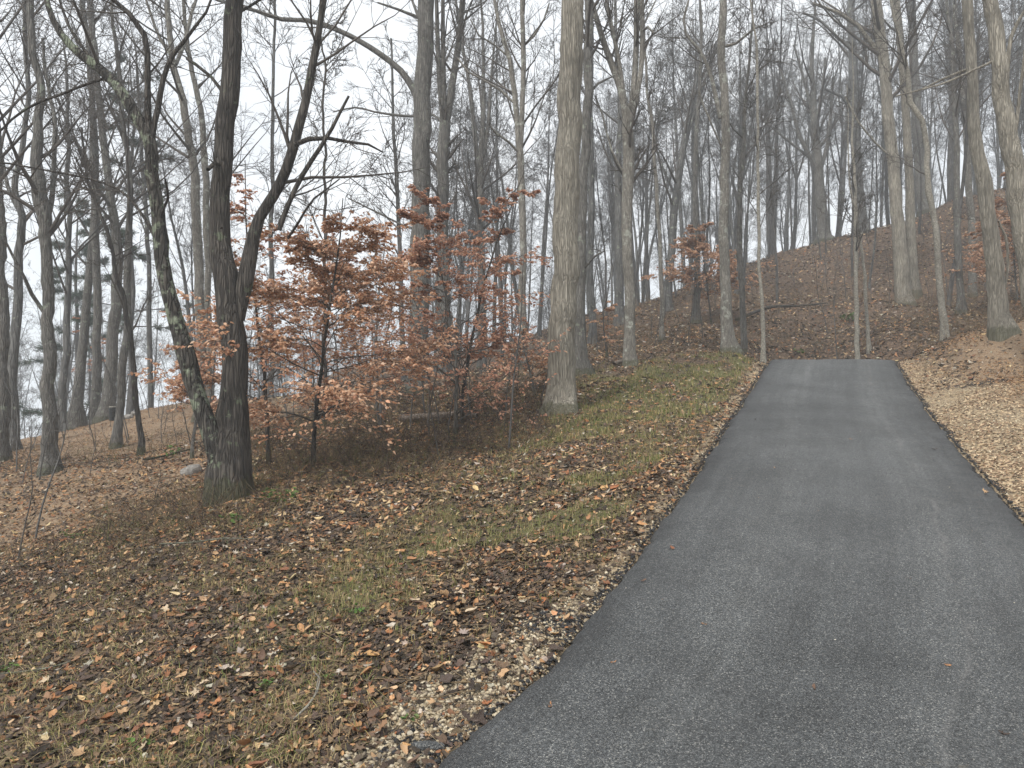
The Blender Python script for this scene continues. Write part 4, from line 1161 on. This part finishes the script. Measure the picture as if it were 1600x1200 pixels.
# loose pale pebbles dropped on the asphalt
rg = RS(342)
xs, ys_ = sample_fan(rg, 420, (700, 1600), (3.4, 16), 1.0)
d_, s_ = road_dist(xs, ys_); k_ = d_ < -0.1; xs, ys_ = xs[k_], ys_[k_]; m_ = len(xs)
pc = np.array([(0.5, 0.46, 0.38), (0.4, 0.28, 0.2), (0.3, 0.29, 0.28)])[rg.randint(0, 3, m_)]
pv = scatter(ST, rg.randint(0, 6, m_), np.stack([xs, ys_, road_z(ys_) + 0.006], -1), rg.uniform(0.006, 0.018, m_), np.repeat([[0, 0, 1.]], m_, 0), rg.uniform(0, 6.28, m_), pc)
tag(obj('pebbles', mesh_np('pebbles', pv[0], pv[1], M['stone'], False, pv[2])), 'tiny pale pebbles and crumbs scattered over the asphalt', 'pebbles', kind='stuff')

# asphalt crumbs spilled past the edge
def crumbs(seed, cx, cy, rx, ry, n_, sz=(0.012, 0.04)):
    rg = RS(seed); x = cx + rg.normal(size=n_) * rx; y = cy + rg.normal(size=n_) * ry
    z, nr = gnormal(x, y)
    c = np.array([[0.03, 0.03, 0.031]]) * rg.uniform(.6, 1.6, (n_, 1))
    return scatter(SC, rg.randint(0, 6, n_), np.stack([x, y, z + 0.008], -1), rg.uniform(sz[0], sz[1], n_), nr, rg.uniform(0, 6.28, n_), c)
cr = [crumbs(351, -0.30, 3.62, 0.14, 0.05, 260), crumbs(352, 0.24, 4.75, 0.16, 0.10, 320), crumbs(353, 9.35, 14.6, 0.30, 0.09, 260), crumbs(354, 9.0, 15.4, 0.15, 0.2, 160)]
rg = RS(355)
ye = rg.uniform(3.2, 19, 3800)
for side in (0, 1):
    e = np.interp(ye, ys, LX if side == 0 else RX) + (rg.normal(size=len(ye)) * 0.035) + (-0.01 if side == 0 else 0.01)
    z = np.maximum(ground_z(e, ye), -9)
    c = np.array([[0.03, 0.03, 0.031]]) * rg.uniform(.6, 1.6, (len(ye), 1))
    cr.append(scatter(SC, rg.randint(0, 6, len(ye)), np.stack([e, ye, z + 0.012], -1), rg.uniform(0.012, 0.035, len(ye)), np.repeat([[0, 0, 1.]], len(ye), 0), rg.uniform(0, 6.28, len(ye)), c))
cr = merge(cr)
tag(obj('asphalt_crumbs', mesh_np('asphalt_crumbs', cr[0], cr[1], M['stone'], False, cr[2])), 'black crumbs of asphalt spilled onto the shoulder gravel', 'asphalt crumbs', kind='stuff')

# ------------------------------------------------------------------ grass and dead straw
def blades(seed, n_, pxr, dr, pw, dens, hgt, wdt, cols, cw, lean=0.5, clump=0.0):
    rg = RS(seed)
    x, y = sample_fan(rg, n_, pxr, dr, pw)
    k_ = rg.uniform(size=n_) < dens(x, y); x, y = x[k_], y[k_]
    if clump > 0:
        nc = max(1, len(x) // 14); ci = rg.randint(0, nc, len(x))
        x = x[ci] + rg.normal(size=len(x)) * clump; y = y[ci] + rg.normal(size=len(x)) * clump
    m_ = len(x); z = ground_z(x, y)
    h = rg.uniform(hgt[0], hgt[1], m_); yaw = rg.uniform(0, 2 * pi, m_); le = np.abs(rg.normal(size=m_)) * lean
    wv = rg.uniform(wdt[0], wdt[1], m_)
    dx, dy = np.cos(yaw), np.sin(yaw)
    b0 = np.stack([x - dy * wv, y + dx * wv, z - 0.01], -1); b1 = np.stack([x + dy * wv, y - dx * wv, z - 0.01], -1)
    mx = np.stack([x + dx * h * le * .4, y + dy * h * le * .4, z + h * .6], -1)
    side = np.stack([-dy * wv * .8, dx * wv * .8, 0 * wv], -1)
    tp = np.stack([x + dx * h * le, y + dy * h * le, z + h * np.clip(1 - le * .35, .15, 1)], -1)
    v = np.stack([b0, b1, mx - side, mx + side, tp], 1).reshape(-1, 3)
    tf = np.array([(0, 1, 2), (0, 2, 3), (3, 2, 4)])
    f = (tf[None] + (np.arange(m_) * 5)[:, None, None]).reshape(-1, 3)
    c = np.asarray(cols)[rg.choice(len(cols), m_, p=cw)] * rg.uniform(.75, 1.25, (m_, 1))
    return v, f, np.repeat(c, 5, 0)
GC = [(0.12, 0.15, 0.04), (0.19, 0.20, 0.065), (0.33, 0.28, 0.12), (0.40, 0.30, 0.17), (0.22, 0.14, 0.08)]
def dens_gs(x, y):
    d, s = road_dist(x, y)
    return np.where(d > 0.05, zones(x, y)[2], 0)
def dens_straw(x, y):
    gl, gr, gs, kn_, bk_ = zones(x, y); d, s = road_dist(x, y)
    return np.where((d > 0.2) & (s < 0), smooth01((fbm(x * 1.1, y * 1.1, 131) - 0.38) / 0.2) * (1 - gl) * (1 - .8 * kn_), 0)
g_ = merge([blades(361, 50000, (-100, 1160), (3.1, 9), 1.1, dens_gs, (0.03, 0.10), (0.0012, 0.0025), GC, [.22, .26, .24, .2, .08], .9, 0.035),
            blades(362, 60000, (700, 1240), (8.5, 19), 1.2, dens_gs, (0.04, 0.12), (0.002, 0.004), GC, [.28, .3, .22, .15, .05], .7, 0.05),
            blades(363, 70000, (-120, 1130), (3.1, 13), 1.2, dens_straw, (0.03, 0.09), (0.0010, 0.0026), GC, [.08, .12, .26, .26, .28], 2.0, 0.05)])
tag(obj('grass', mesh_np('grass', g_[0], g_[1], M['grass'], False, g_[2])), 'sparse green and straw-coloured grass growing through the leaves', 'grass', kind='stuff')

# brown brush: thicket of stems around the beeches, the twin tree and on the slope
def brush(seed, n_, spots, hr, r, mat, name, label, sides=3):
    rg = RS(seed)
    xs, ys2, hs_ = [], [], []
    for (px0, px1, d0, d1, wgt, hs) in spots:
        m_ = int(n_ * wgt)
        d = rg.uniform(d0, d1, m_); x = (rg.uniform(px0, px1, m_) - 800) / F * d
        dd, ss = road_dist(x, d); k_ = (dd > 0.7)
        xs.append(x[k_]); ys2.append(d[k_]); hs_.append(np.full(k_.sum(), hs))
    x, y, hh = np.concatenate(xs), np.concatenate(ys2), np.concatenate(hs_)
    m_ = len(x); z = ground_z(x, y)
    s = np.stack([x, y, z - 0.03], -1)
    d = norm(np.stack([rg.normal(size=m_) * .8, rg.normal(size=m_) * .8, np.ones(m_)], -1))
    L = rg.uniform(hr[0], hr[1], m_) * hh
    P = [s]
    for j in range(3):
        d = norm(d + rg.normal(size=d.shape) * 0.32 + np.array([0, 0, -0.14 * j])); s = s + d * (L / 3)[:, None]; P.append(s)
    P = np.stack(P, 1)
    R = np.linspace(1, 0.35, 4)[None] * rg.uniform(r[0], r[1], m_)[:, None] * (0.6 + 0.05 * y[:, None])
    tb = Tubes().add(P, R, sides)
    A, RA, _ = spawn(P, R, 2, 0.25, 1, L * 0.42, 0.5, 1.1, 0.0, 0.2, 3, 0.7, 0.0012, rg); tb.add(A, RA, 3)
    tag(obj(name, tb.mesh(name, M[mat])), label, 'brush', kind='stuff')
brush(371, 3000, [(380, 860, 10.8, 17, .5, 1.0), (150, 420, 7.6, 10.2, .16, .7), (420, 700, 8.8, 11.5, .14, .8), (0, 330, 6.6, 9, .10, .6), (-60, 330, 14, 19, .10, .8)], (0.15, 0.75), (0.0016, 0.0042), 'stem',
      'undergrowth', 'tangled brown brush and dead stems around the feet of the beeches')
brush(374, 3200, [(380, 860, 10.8, 17, .5, 1.0), (150, 420, 7.6, 10.2, .16, .7), (420, 700, 8.8, 11.5, .14, .8), (0, 330, 6.6, 9, .10, .6), (-60, 330, 14, 19, .10, .8)], (0.15, 0.75), (0.0018, 0.0045), 'stemd',
      'undergrowth', 'dark leafless briars tangled through the brush under the beeches')
brush(375, 1500, [(380, 860, 10.8, 17, .5, 1.0), (150, 420, 7.6, 10.2, .16, .7), (420, 700, 8.8, 11.5, .14, .8), (0, 330, 6.6, 9, .10, .6), (-60, 330, 14, 19, .10, .8)], (0.10, 0.5), (0.002, 0.0045), 'stemg',
      'undergrowth', 'olive green weed stems mixed into the brush below the beeches')
brush(372, 3200, [(900, 1700, 22, 36, .8, 1.0), (1420, 1700, 18, 24, .2, 1.0)], (0.3, 1.4), (0.0018, 0.0038), 'stem', 'undergrowth', 'bare brown brush sprouting all over the wooded slope')
brush(373, 700, [(820, 930, 13.3, 19, .3, .8), (930, 1180, 17.5, 22, .7, .7)], (0.2, 0.7), (0.0014, 0.0028), 'stem', 'undergrowth', 'dead brush fringing the far side of the grass patch')

# vines clinging to twin tree foot and moss collars are in the bark; green weeds
def weed_mesh(seed, n_, R_, H_, ls, cols):
    rg = RS(seed)
    vs, fs, cs, o = [], [], [], 0
    a = rg.uniform(0, 2 * pi, n_); r = R_ * np.sqrt(rg.uniform(size=n_)); z = H_ * rg.uniform(.2, 1, n_)
    pos = np.stack([r * np.cos(a), r * np.sin(a), z], -1)
    nr = norm(rg.normal(size=(n_, 3)) * .4 + [0, 0, 1])
    v, f, c = scatter([NEAR_T[0]], np.zeros(n_, int), pos, rg.uniform(ls * .7, ls * 1.3, n_), nr, a, np.asarray(cols)[rg.randint(0, len(cols), n_)] * rg.uniform(.8, 1.2, (n_, 1)))
    st = Tubes()
    P = np.stack([np.zeros((n_, 3)), pos * [.5, .5, .7], pos], 1); sv, sf = tube_arrays(P, np.full((n_, 3), 0.0012), 3)
    tri = np.concatenate([sf[:, [0, 1, 2]], sf[:, [0, 2, 3]]])
    v2 = np.concatenate([v, sv]); f2 = np.concatenate([f, tri + len(v)]); c2 = np.concatenate([c, np.repeat([[0.12, 0.12, 0.05]], len(sv), 0)])
    return mesh_np('weed', v2, f2, M['grass'], False, c2)
GW = [(0.07, 0.13, 0.03), (0.10, 0.17, 0.04), (0.13, 0.17, 0.06)]
for i, (px, py, d, n_, R_, H_, ls, lab) in enumerate([
    (438, 768, 8.6, 40, .22, .18, .055, 'leafy green fern-like weed just right of the twin-stemmed tree foot'),
    (120, 850, 8.8, 30, .18, .10, .045, 'green weed at the edge of the leaf bank near the bare brown knoll'),
    (558, 958, 5.4, 26, .10, .04, .035, 'trailing dark green weed among leaves halfway down the verge'),
    (18, 1058, 5.2, 20, .07, .04, .03, 'small green weed at the left border of the leafy verge'),
    (512, 1078, 4.4, 18, .045, .035, .022, 'tiny bright green tuft beside the white-barked fallen stick'),
    (412, 1085, 4.4, 22, .06, .05, .03, 'green tuft poking through leaves left of the white-barked fallen stick'),
    (640, 1178, 3.8, 12, .05, .03, .028, 'pair of broad green leaves near the bottom gravel'),
    (230, 1175, 4.0, 26, .10, .03, .035, 'creeping round-leaved green weed at the bottom of the verge'),
    (270, 705, 14.0, 24, .15, .22, .07, 'yellow-green leafy weed behind the lichened stem'),
    (1325, 500, 27.0, 50, .35, .3, .12, 'green seedling clump on the slope below the massive leaning trunk'),
    (1240, 535, 24.5, 50, .35, .2, .10, 'low green clump in the brown leaves just past the crest'),
    (362, 815, 7.9, 16, .12, .10, .07, 'broad bright green leaf plant at the foot of the twin-stemmed tree')]):
    p = W(px, py, d); zz = float(ground_z(p[0], p[1])[0])
    o_ = obj('weed', weed_mesh(400 + i, n_, R_, H_, ls, GW)); o_.location = (p[0], p[1], zz)
    tag(o_, lab, 'weed')

# ------------------------------------------------------------------ copper beeches
BT = (np.array([(-.5, 0, -.05), (-.18, .25, .06), (.16, .22, .05), (.5, 0, -.08), (.16, -.22, .05), (-.18, -.25, .04)]), np.array([(0, 5, 1), (1, 5, 4), (1, 4, 2), (2, 4, 3)]))
def beech(label, px, py, d, H, spread, n1, seed, cols, k2=7, k3=5, lpt=7, ls=(0.055, 0.085), bias=None, parts=0, low=0.12, rtrunk=0.035, lean=(0, 0)):
    rg = RS(seed)
    p = W(px, py, d); z = float(ground_z(p[0], p[1])[0]); o = np.array([p[0], p[1], z])
    t = empty('copper_beech', o); tag(t, label, 'tree')
    n_ = 16; P = [o + [0, 0, -.2]]; dv = norm(np.array([lean[0], lean[1], 1.0]))
    for j in range(n_):
        dv = norm(dv + rg.normal(size=3) * .05 * [1, 1, 0]); P.append(P[-1] + dv * (H + .2) / n_)
    P = np.array(P); R = np.linspace(rtrunk, 0.006, n_ + 1)
    obj('trunk', trunk_mesh('trunk', P, R, 10, M['dark'] if seed % 2 else M['grey'], o, seed, .05, .4, .2, 0), t)
    A, RA, LA = spawn(P[None], R[None], n1, low, .97, spread, .75, 1.45, 0.03, .13, 8, .45, .006, rg, flat=.75, tl=.84)
    if bias is not None:
        f = np.linspace(0, 1, 8)[None, :, None] ** 1.2
        A = A + f * np.array(bias)[None, None] * LA[:, None, None]
    B_, RB, LB = spawn(A, RA, k2, .12, 1, LA * .48, .5, 1.0, .0, .11, 4, .6, .0035, rg, flat=.55, tl=.4)
    C_, RC, LC = spawn(B_, RB, k3, .1, 1, LB * .45, .5, 1.0, -.02, .12, 3, .7, .0022, rg, flat=.6, tl=.3)
    tb = Tubes().add(A, RA, 5).add(B_, RB, 3).add(C_, RC, 3)
    obj('crown', tb.mesh('crown', M['twig'], o), t)
    def on(Pl, k_):
        Bn, N, _ = Pl.shape; idx = np.repeat(np.arange(Bn), k_); tt = rg.uniform(.15, 1, Bn * k_) * (N - 1); i = np.minimum(tt.astype(int), N - 2); fr = (tt - i)[:, None]
        return Pl[idx, i] * (1 - fr) + Pl[idx, i + 1] * fr, norm(Pl[idx, i + 1] - Pl[idx, i])
    p1, t1 = on(C_, lpt); p2, t2 = on(B_, lpt)
    lp = np.concatenate([p1, p2]); lt = np.concatenate([t1, t2]); m_ = len(lp)
    yaw = np.arctan2(lt[:, 1], lt[:, 0]) + rg.choice([-1, 1], m_) * rg.uniform(.5, 1.1, m_)
    nr = norm(np.stack([rg.normal(size=m_) * .55, rg.normal(size=m_) * .55 - .2, np.ones(m_)], -1) + .45 * np.stack([np.cos(yaw), np.sin(yaw), 0 * yaw], -1))
    s = rg.uniform(ls[0], ls[1], m_)
    off = np.stack([np.cos(yaw), np.sin(yaw), -.35 + 0 * yaw], -1) * s[:, None] * .5
    c = np.asarray(cols)[rg.randint(0, len(cols), m_)] * rg.uniform(.75, 1.2, (m_, 1))
    pos = lp + off
    if parts:
        order = np.argsort(pos[:, 1])[:m_ // 3]; sel = rg.choice(order, parts, replace=False)
        me = mesh_np('leaf', BT[0], BT[1], M['beech1'], False)
        tt, bb = basis(nr[sel], yaw[sel])
        for q, i in enumerate(sel):
            ob = bpy.data.objects.new('leaf', me); a_, b2, n2 = tt[q] * s[i] * 1.25, bb[q] * s[i] * 1.25, nr[i] * s[i] * 1.25; l_ = pos[i] - o
            ob.parent = t
            ob.matrix_basis = Matrix(((a_[0], b2[0], n2[0], l_[0]), (a_[1], b2[1], n2[1], l_[1]), (a_[2], b2[2], n2[2], l_[2]), (0, 0, 0, 1)))
            COL.objects.link(ob)
        msk = np.ones(m_, bool); msk[sel] = False
        pos, nr, yaw, s, c = pos[msk], nr[msk], yaw[msk], s[msk], c[msk]; m_ = len(pos)
    v, f, cc = scatter([BT, MID_T[1]], (rg.uniform(size=m_) > (.8 if d < 14 else .1)).astype(int), pos - o, s, nr, yaw, c)
    fo = obj('foliage', mesh_np('foliage', v, f, M['copper'], False, cc), t); fo['kind'] = 'stuff'
    tree_spots.append((p[0], p[1], .2))
C1 = [(0.58, 0.34, 0.205), (0.68, 0.44, 0.29), (0.50, 0.265, 0.15), (0.74, 0.52, 0.37), (0.40, 0.20, 0.12)]
C2 = [(0.46, 0.24, 0.155), (0.54, 0.30, 0.20), (0.36, 0.175, 0.115), (0.60, 0.38, 0.26)]
C3 = [(0.55, 0.35, 0.23), (0.48, 0.28, 0.18)]
beech('young copper beech with the brightest orange leaves, growing just right of the dark twin-stemmed tree', 490, 735, 10.4, 3.75, 2.35, 46, 501, C1, k2=10, k3=6, lpt=7, ls=(.042, .075), parts=200, low=.13)
beech('redder copper beech standing between the brightest beech and the thick ridged trunk', 712, 682, 12.9, 4.2, 2.0, 42, 502, C2, k2=9, k3=6, lpt=7, ls=(.04, .07), low=.10)
beech('thin second beech stem with a few rusty leaves close behind the redder beech', 722, 672, 13.8, 5.2, 1.7, 26, 503, C2, k2=6, k3=5, lpt=6, low=.2)
beech('small orange beech seen through the fork of the dark twin-stemmed tree', 300, 690, 13.5, 2.7, 1.4, 24, 504, C1, k2=7, k3=5, lpt=6, low=.25)
beech('sparse upright beech with dark reddish leaves between the twin stems and brightest beech', 420, 720, 11.8, 5.0, 1.4, 28, 505, C2, k2=5, k3=4, lpt=4, low=.2)
beech('low copper beech branches showing just left of the thick ridged trunk', 835, 640, 15.5, 1.5, 1.0, 16, 506, C1, k2=5, k3=4, lpt=4, low=.2)
beech('bright orange beech on the slope behind the straight grey roadside tree', 1112, 475, 27.0, 4.0, 2.0, 30, 507, C3, k2=7, k3=5, lpt=7, ls=(.09, .13), low=.25)
beech('orange beech high on the slope at the border of the view behind the clay bank', 1588, 425, 25.0, 4.6, 2.2, 34, 508, C3, k2=7, k3=5, lpt=7, ls=(.08, .12), low=.15)
beech('small beech tuft with pale orange leaves right of the half-hidden grey trunk', 948, 560, 20.0, 1.7, 0.9, 12, 509, C3, k2=4, k3=3, lpt=4, low=.3)
beech('dusky red beech in the misty woods behind the second slim knoll trunk', 570, 640, 17.0, 4.2, 2.1, 30, 510, C2, k2=7, k3=5, lpt=6, ls=(.07,.10), low=.15)
beech('dull rust beech sprig hanging on in the woods behind the knoll row', 160, 660, 26.0, 4.5, 1.1, 10, 511, C2, k2=4, k3=3, lpt=3, ls=(.09, .12), low=.4)

# ------------------------------------------------------------------ hazy pine beyond the knoll
m, n, b = new_mat('pine_needles')
tc = nd(n, 'ShaderNodeTexCoord')
n.links.new(ramp(n, noise(n, tc.outputs['Object'], 4, 3, .6), [(.3, (0.022, 0.04, 0.022)), (.7, (0.05, 0.075, 0.04))]), b.inputs['Base Color'])
M['needle'] = m
def pine(label, px, d, H, seed, t0=.35):
    rg = RS(seed); x = (px - 800) / F * d; z = float(ground_z(x, d)[0]); o = np.array([x, d, z])
    t = empty('pine_tree', o); tag(t, label, 'pine')
    P = o + np.stack([rg.normal(size=12) * .05, rg.normal(size=12) * .05, np.linspace(-.4, H, 12)], -1); R = np.linspace(.2, .02, 12)
    obj('trunk', trunk_mesh('trunk', P, R, 10, M['farb'], o, seed), t)
    A, RA, LA = spawn(P[None], R[None], 40, t0, .97, 2.9, 1.2, 1.55, .03, .06, 6, .3, .015, rg, flat=.4, tl=.7)
    B_, RB, LB = spawn(A, RA, 7, .3, 1, LA * .3, .5, 1, .03, .08, 4, .6, .01, rg, flat=.3)
    tb = Tubes().add(A, RA, 5).add(B_, RB, 3); obj('crown', tb.mesh('crown', M['twigfar'], o), t)
    nt_ = Tubes(); N_, RN, _ = spawn(B_, RB, 34, .3, 1, .30, .3, 1.2, .03, .02, 2, .3, .008, rg, tl=0.0); nt_.add(N_, RN * 1.6, 3)
    fo = obj('foliage', nt_.mesh('foliage', M['needle'], o), t); fo['kind'] = 'stuff'
pine('dim green pine with layered boughs behind the knoll-top trunks', 205, 34, 20, 601, .35)
pine('smaller pine with dark flat boughs partly hidden by the lumpy burled tree', 120, 38, 18, 602, .35)

# ------------------------------------------------------------------ things lying about
def rock(name, px, py, d, size, seed, label, mat):
    rg = RS(seed)
    import bmesh
    bm = bmesh.new(); bmesh.ops.create_icosphere(bm, subdivisions=3, radius=1)
    for v in bm.verts:
        c = v.co; k_ = 1 + .22 * (vnoise(c.x * 1.4 + seed, c.y * 1.4 + c.z * 1.1, seed) - .5) * 2 + .07 * (vnoise(c.x * 5, c.y * 5 + c.z * 4, seed + 2) - .5)
        v.co = Vector((c.x * size[0] * k_, c.y * size[1] * k_, c.z * size[2] * k_))
    me = bpy.data.meshes.new(name); bm.to_mesh(me); bm.free(); me.materials.append(mat)
    p = W(px, py, d); o_ = obj(name, me); o_.location = (p[0], d, float(ground_z(p[0], d)[0]) + size[2] * .4)
    tag(o_, label, 'rock'); return o_
m, n, b = new_mat('grey_rock'); tc = nd(n, 'ShaderNodeTexCoord')
fr_ = noise(n, tc.outputs['Object'], 8, 6, .65)
n.links.new(ramp(n, fr_, [(.3, (.12, .11, .10)), (.6, (.26, .245, .225)), (.8, (.36, .345, .32))]), b.inputs['Base Color']); bump(n, b, fr_, .8, .03)
M['rock'] = m
rock('rock', 303, 672, 12.0, (.12, .12, .13), 611, 'rounded pale rock just behind the lichened leaning stem', M['rock'])
rock('rock', 290, 690, 12.2, (.09, .09, .07), 612, 'smaller pale rock resting against the rounded one', M['rock'])
rock('rock', 199, 650, 22.5, (.16, .14, .10), 613, 'light grey rock on the knoll top right of the black barrel', M['rock'])
rock('rock', 212, 649, 22.8, (.14, .12, .09), 614, 'flat grey rock beside the light one on the knoll top', M['rock'])

m, n, b = new_mat('black_plastic'); b.inputs['Base Color'].default_value = (.015, .016, .016, 1); b.inputs['Roughness'].default_value = .5; M['black'] = m
p = W(176, 652, 22.3); zb = float(ground_z(p[0], p[1])[0])
t = empty('barrel', (p[0], p[1], zb)); tag(t, 'small black ribbed barrel upright on the knoll top beside the widest trunk', 'barrel')
zs = np.linspace(0, .40, 21); rr_ = .10 + .006 * np.sin(zs * 2 * pi / .08); rr_[0] = .08; rr_[-1] = .088
obj('body', Tubes().add(np.stack([0 * zs, 0 * zs, zs], -1), rr_, 20).mesh('body', M['black']), t)
obj('lid', Tubes().add(np.array([(0, 0, .395), (0, 0, .42), (0, 0, .43), (0, 0, .431)]), np.array([.105, .105, .09, .001]), 20).mesh('lid', M['white']), t)

def fallen(name, pts, radii, mat, label, k=10, cat='branch', twigs=0, seed=1, lift=0.0):
    rg = RS(seed)
    P = []
    for (px, py, d) in pts:
        q = W(px, py, d); P.append([q[0], q[1], float(ground_z(q[0], q[1])[0])])
    P = np.array(P); P[:, 2] += np.array(radii) * .8 + lift
    Pp, Rr = resample(P, radii, .06 if pts[0][2] < 6 else .2, rg, .004)
    tb = Tubes().add(Pp, Rr, k)
    if twigs:
        A, RA, _ = spawn(Pp[None], Rr[None], twigs, .2, 1, .3, .4, .9, 0, .1, 5, .5, .002, rg, flat=.3); A[:, :, 2] = np.maximum(A[:, :, 2], ground_z(A[:, :, 0], A[:, :, 1]) + .01); tb.add(A, RA, 4)
    o_ = obj(name, tb.mesh(name, M[mat], P[0])); o_.location = tuple(P[0]); tag(o_, label, cat)
fallen('fallen_branch', [(458, 1160, 3.95), (480, 1135, 4.05), (496, 1108, 4.2), (500, 1085, 4.35), (490, 1072, 4.45)], [.005, .007, .006, .005, .003], 'white', 'curved white-barked fallen stick low on the leafy verge', seed=71, lift=.03, twigs=2)
fallen('fallen_branch', [(440, 1018, 4.9), (455, 1025, 4.85), (480, 1028, 4.8), (500, 1032, 4.78)], [.006, .006, .006, .004], 'dark', 'short dark twig lying above the white-barked fallen stick', seed=72, lift=.03)
fallen('fallen_branch', [(250, 858, 7.4), (300, 864, 7.3), (350, 868, 7.25), (400, 872, 7.2)], [.010, .009, .008, .005], 'pale', 'long thin pale branch lying across the leaves below the twin-stemmed tree', seed=73, lift=.07, twigs=5)
fallen('fallen_log', [(625, 655, 14.5), (660, 668, 14.3), (710, 678, 14.0), (745, 688, 13.8)], [.07, .065, .06, .045], 'log', 'half-buried tan log lying in the thicket between the two copper beeches', k=12, cat='log', seed=74, lift=.08)
fallen('fallen_branch', [(960, 570, 18.2), (968, 560, 18.4), (974, 548, 18.6)], [.05, .05, .04], 'log', 'stubby curved branch leaning against the pale four-stemmed tree', seed=75, lift=.05)
fallen('fallen_log', [(1262, 545, 24.5), (1235, 550, 24.3), (1215, 556, 24.0)], [.05, .045, .03], 'dark', 'dark broken limb lying in the leaves just past the crest', k=8, cat='log', seed=76, lift=.05)
fallen('fallen_log', [(1150, 520, 27.5), (1200, 505, 28.5), (1245, 500, 29.0), (1290, 496, 29.5)], [.06, .06, .05, .03], 'dark', 'long dark fallen limb across the middle of the leafy slope', k=8, cat='log', seed=77, lift=.15)
fallen('fallen_branch', [(225, 735, 13.6), (262, 718, 14.0), (300, 700, 14.4)], [.02, .02, .012], 'dark', 'dark stick lying on the knoll slope left of the lichened stem', seed=78, lift=.05, twigs=3)
fallen('fallen_branch', [(0, 1070, 5.1), (45, 1068, 5.1), (90, 1070, 5.1), (130, 1066, 5.15)], [.007, .007, .006, .004], 'pale', 'thin pale stick lying low at the left border of the verge', seed=79, lift=.03)

# lump of asphalt at the bottom edge of the driveway
rock('asphalt_lump', 668, 1168, 3.58, (.085, .035, .022), 621, 'flat black asphalt lump broken off the driveway edge at the bottom', M['asphalt'])

# small litter of sticks
rg = RS(381); x, y = sample_fan(rg, 900, (-100, 1150), (3.2, 12), 1.1); k_ = dens_main(x, y) > .2; x, y = x[k_], y[k_]; m_ = len(x)
yw = rg.uniform(0, pi, m_); L = rg.uniform(.08, .35, m_); P = []
for q in (-.5, -.15, .2, .5):
    xx = x + np.cos(yw) * L * q; yy = y + np.sin(yw) * L * q + rg.normal(size=m_) * .01; P.append(np.stack([xx, yy, ground_z(xx, yy) + .022], -1))
tag(obj('twig_litter', Tubes().add(np.stack(P, 1), np.repeat(rg.uniform(.0015, .004, (m_, 1)), 4, 1), 4).mesh('twig_litter', M['stem'])), 'small broken twigs mixed into the fallen leaves of the verge', 'twigs', kind='stuff')

# ------------------------------------------------------------------ damp air
hm = bpy.data.materials.new('haze'); hm.use_nodes = True; hn = hm.node_tree; hn.nodes.clear()
ho = hn.nodes.new('ShaderNodeOutputMaterial'); hv = hn.nodes.new('ShaderNodeVolumePrincipled')
hv.inputs['Color'].default_value = (0.90, 0.955, 1.0, 1); hv.inputs['Density'].default_value = 0.0030; hv.inputs['Anisotropy'].default_value = 0.2
hn.links.new(hv.outputs[0], ho.inputs['Volume'])
zlo, zhi = gv[:, 2].min() - 1.0, 44.0
sx = 335.0
bv = np.array([(a, b_, c) for a in (-sx, sx) for b_ in (-sx, sx) for c in (zlo, zhi)], float)
bf = np.array([(0, 1, 3, 2), (4, 6, 7, 5), (0, 4, 5, 1), (2, 3, 7, 6), (0, 2, 6, 4), (1, 5, 7, 3)])
hz = obj('haze', mesh_np('haze', bv, bf, hm, False)); tag(hz, 'damp grey haze hanging in the woods', kind='stuff')
tris = sum(len(o.data.loops) - 2 * len(o.data.polygons) for o in {o.data.name: o for o in bpy.data.objects if o.type == 'MESH'}.values())
print('TRIS', tris, 'OBJECTS', len(bpy.data.objects))
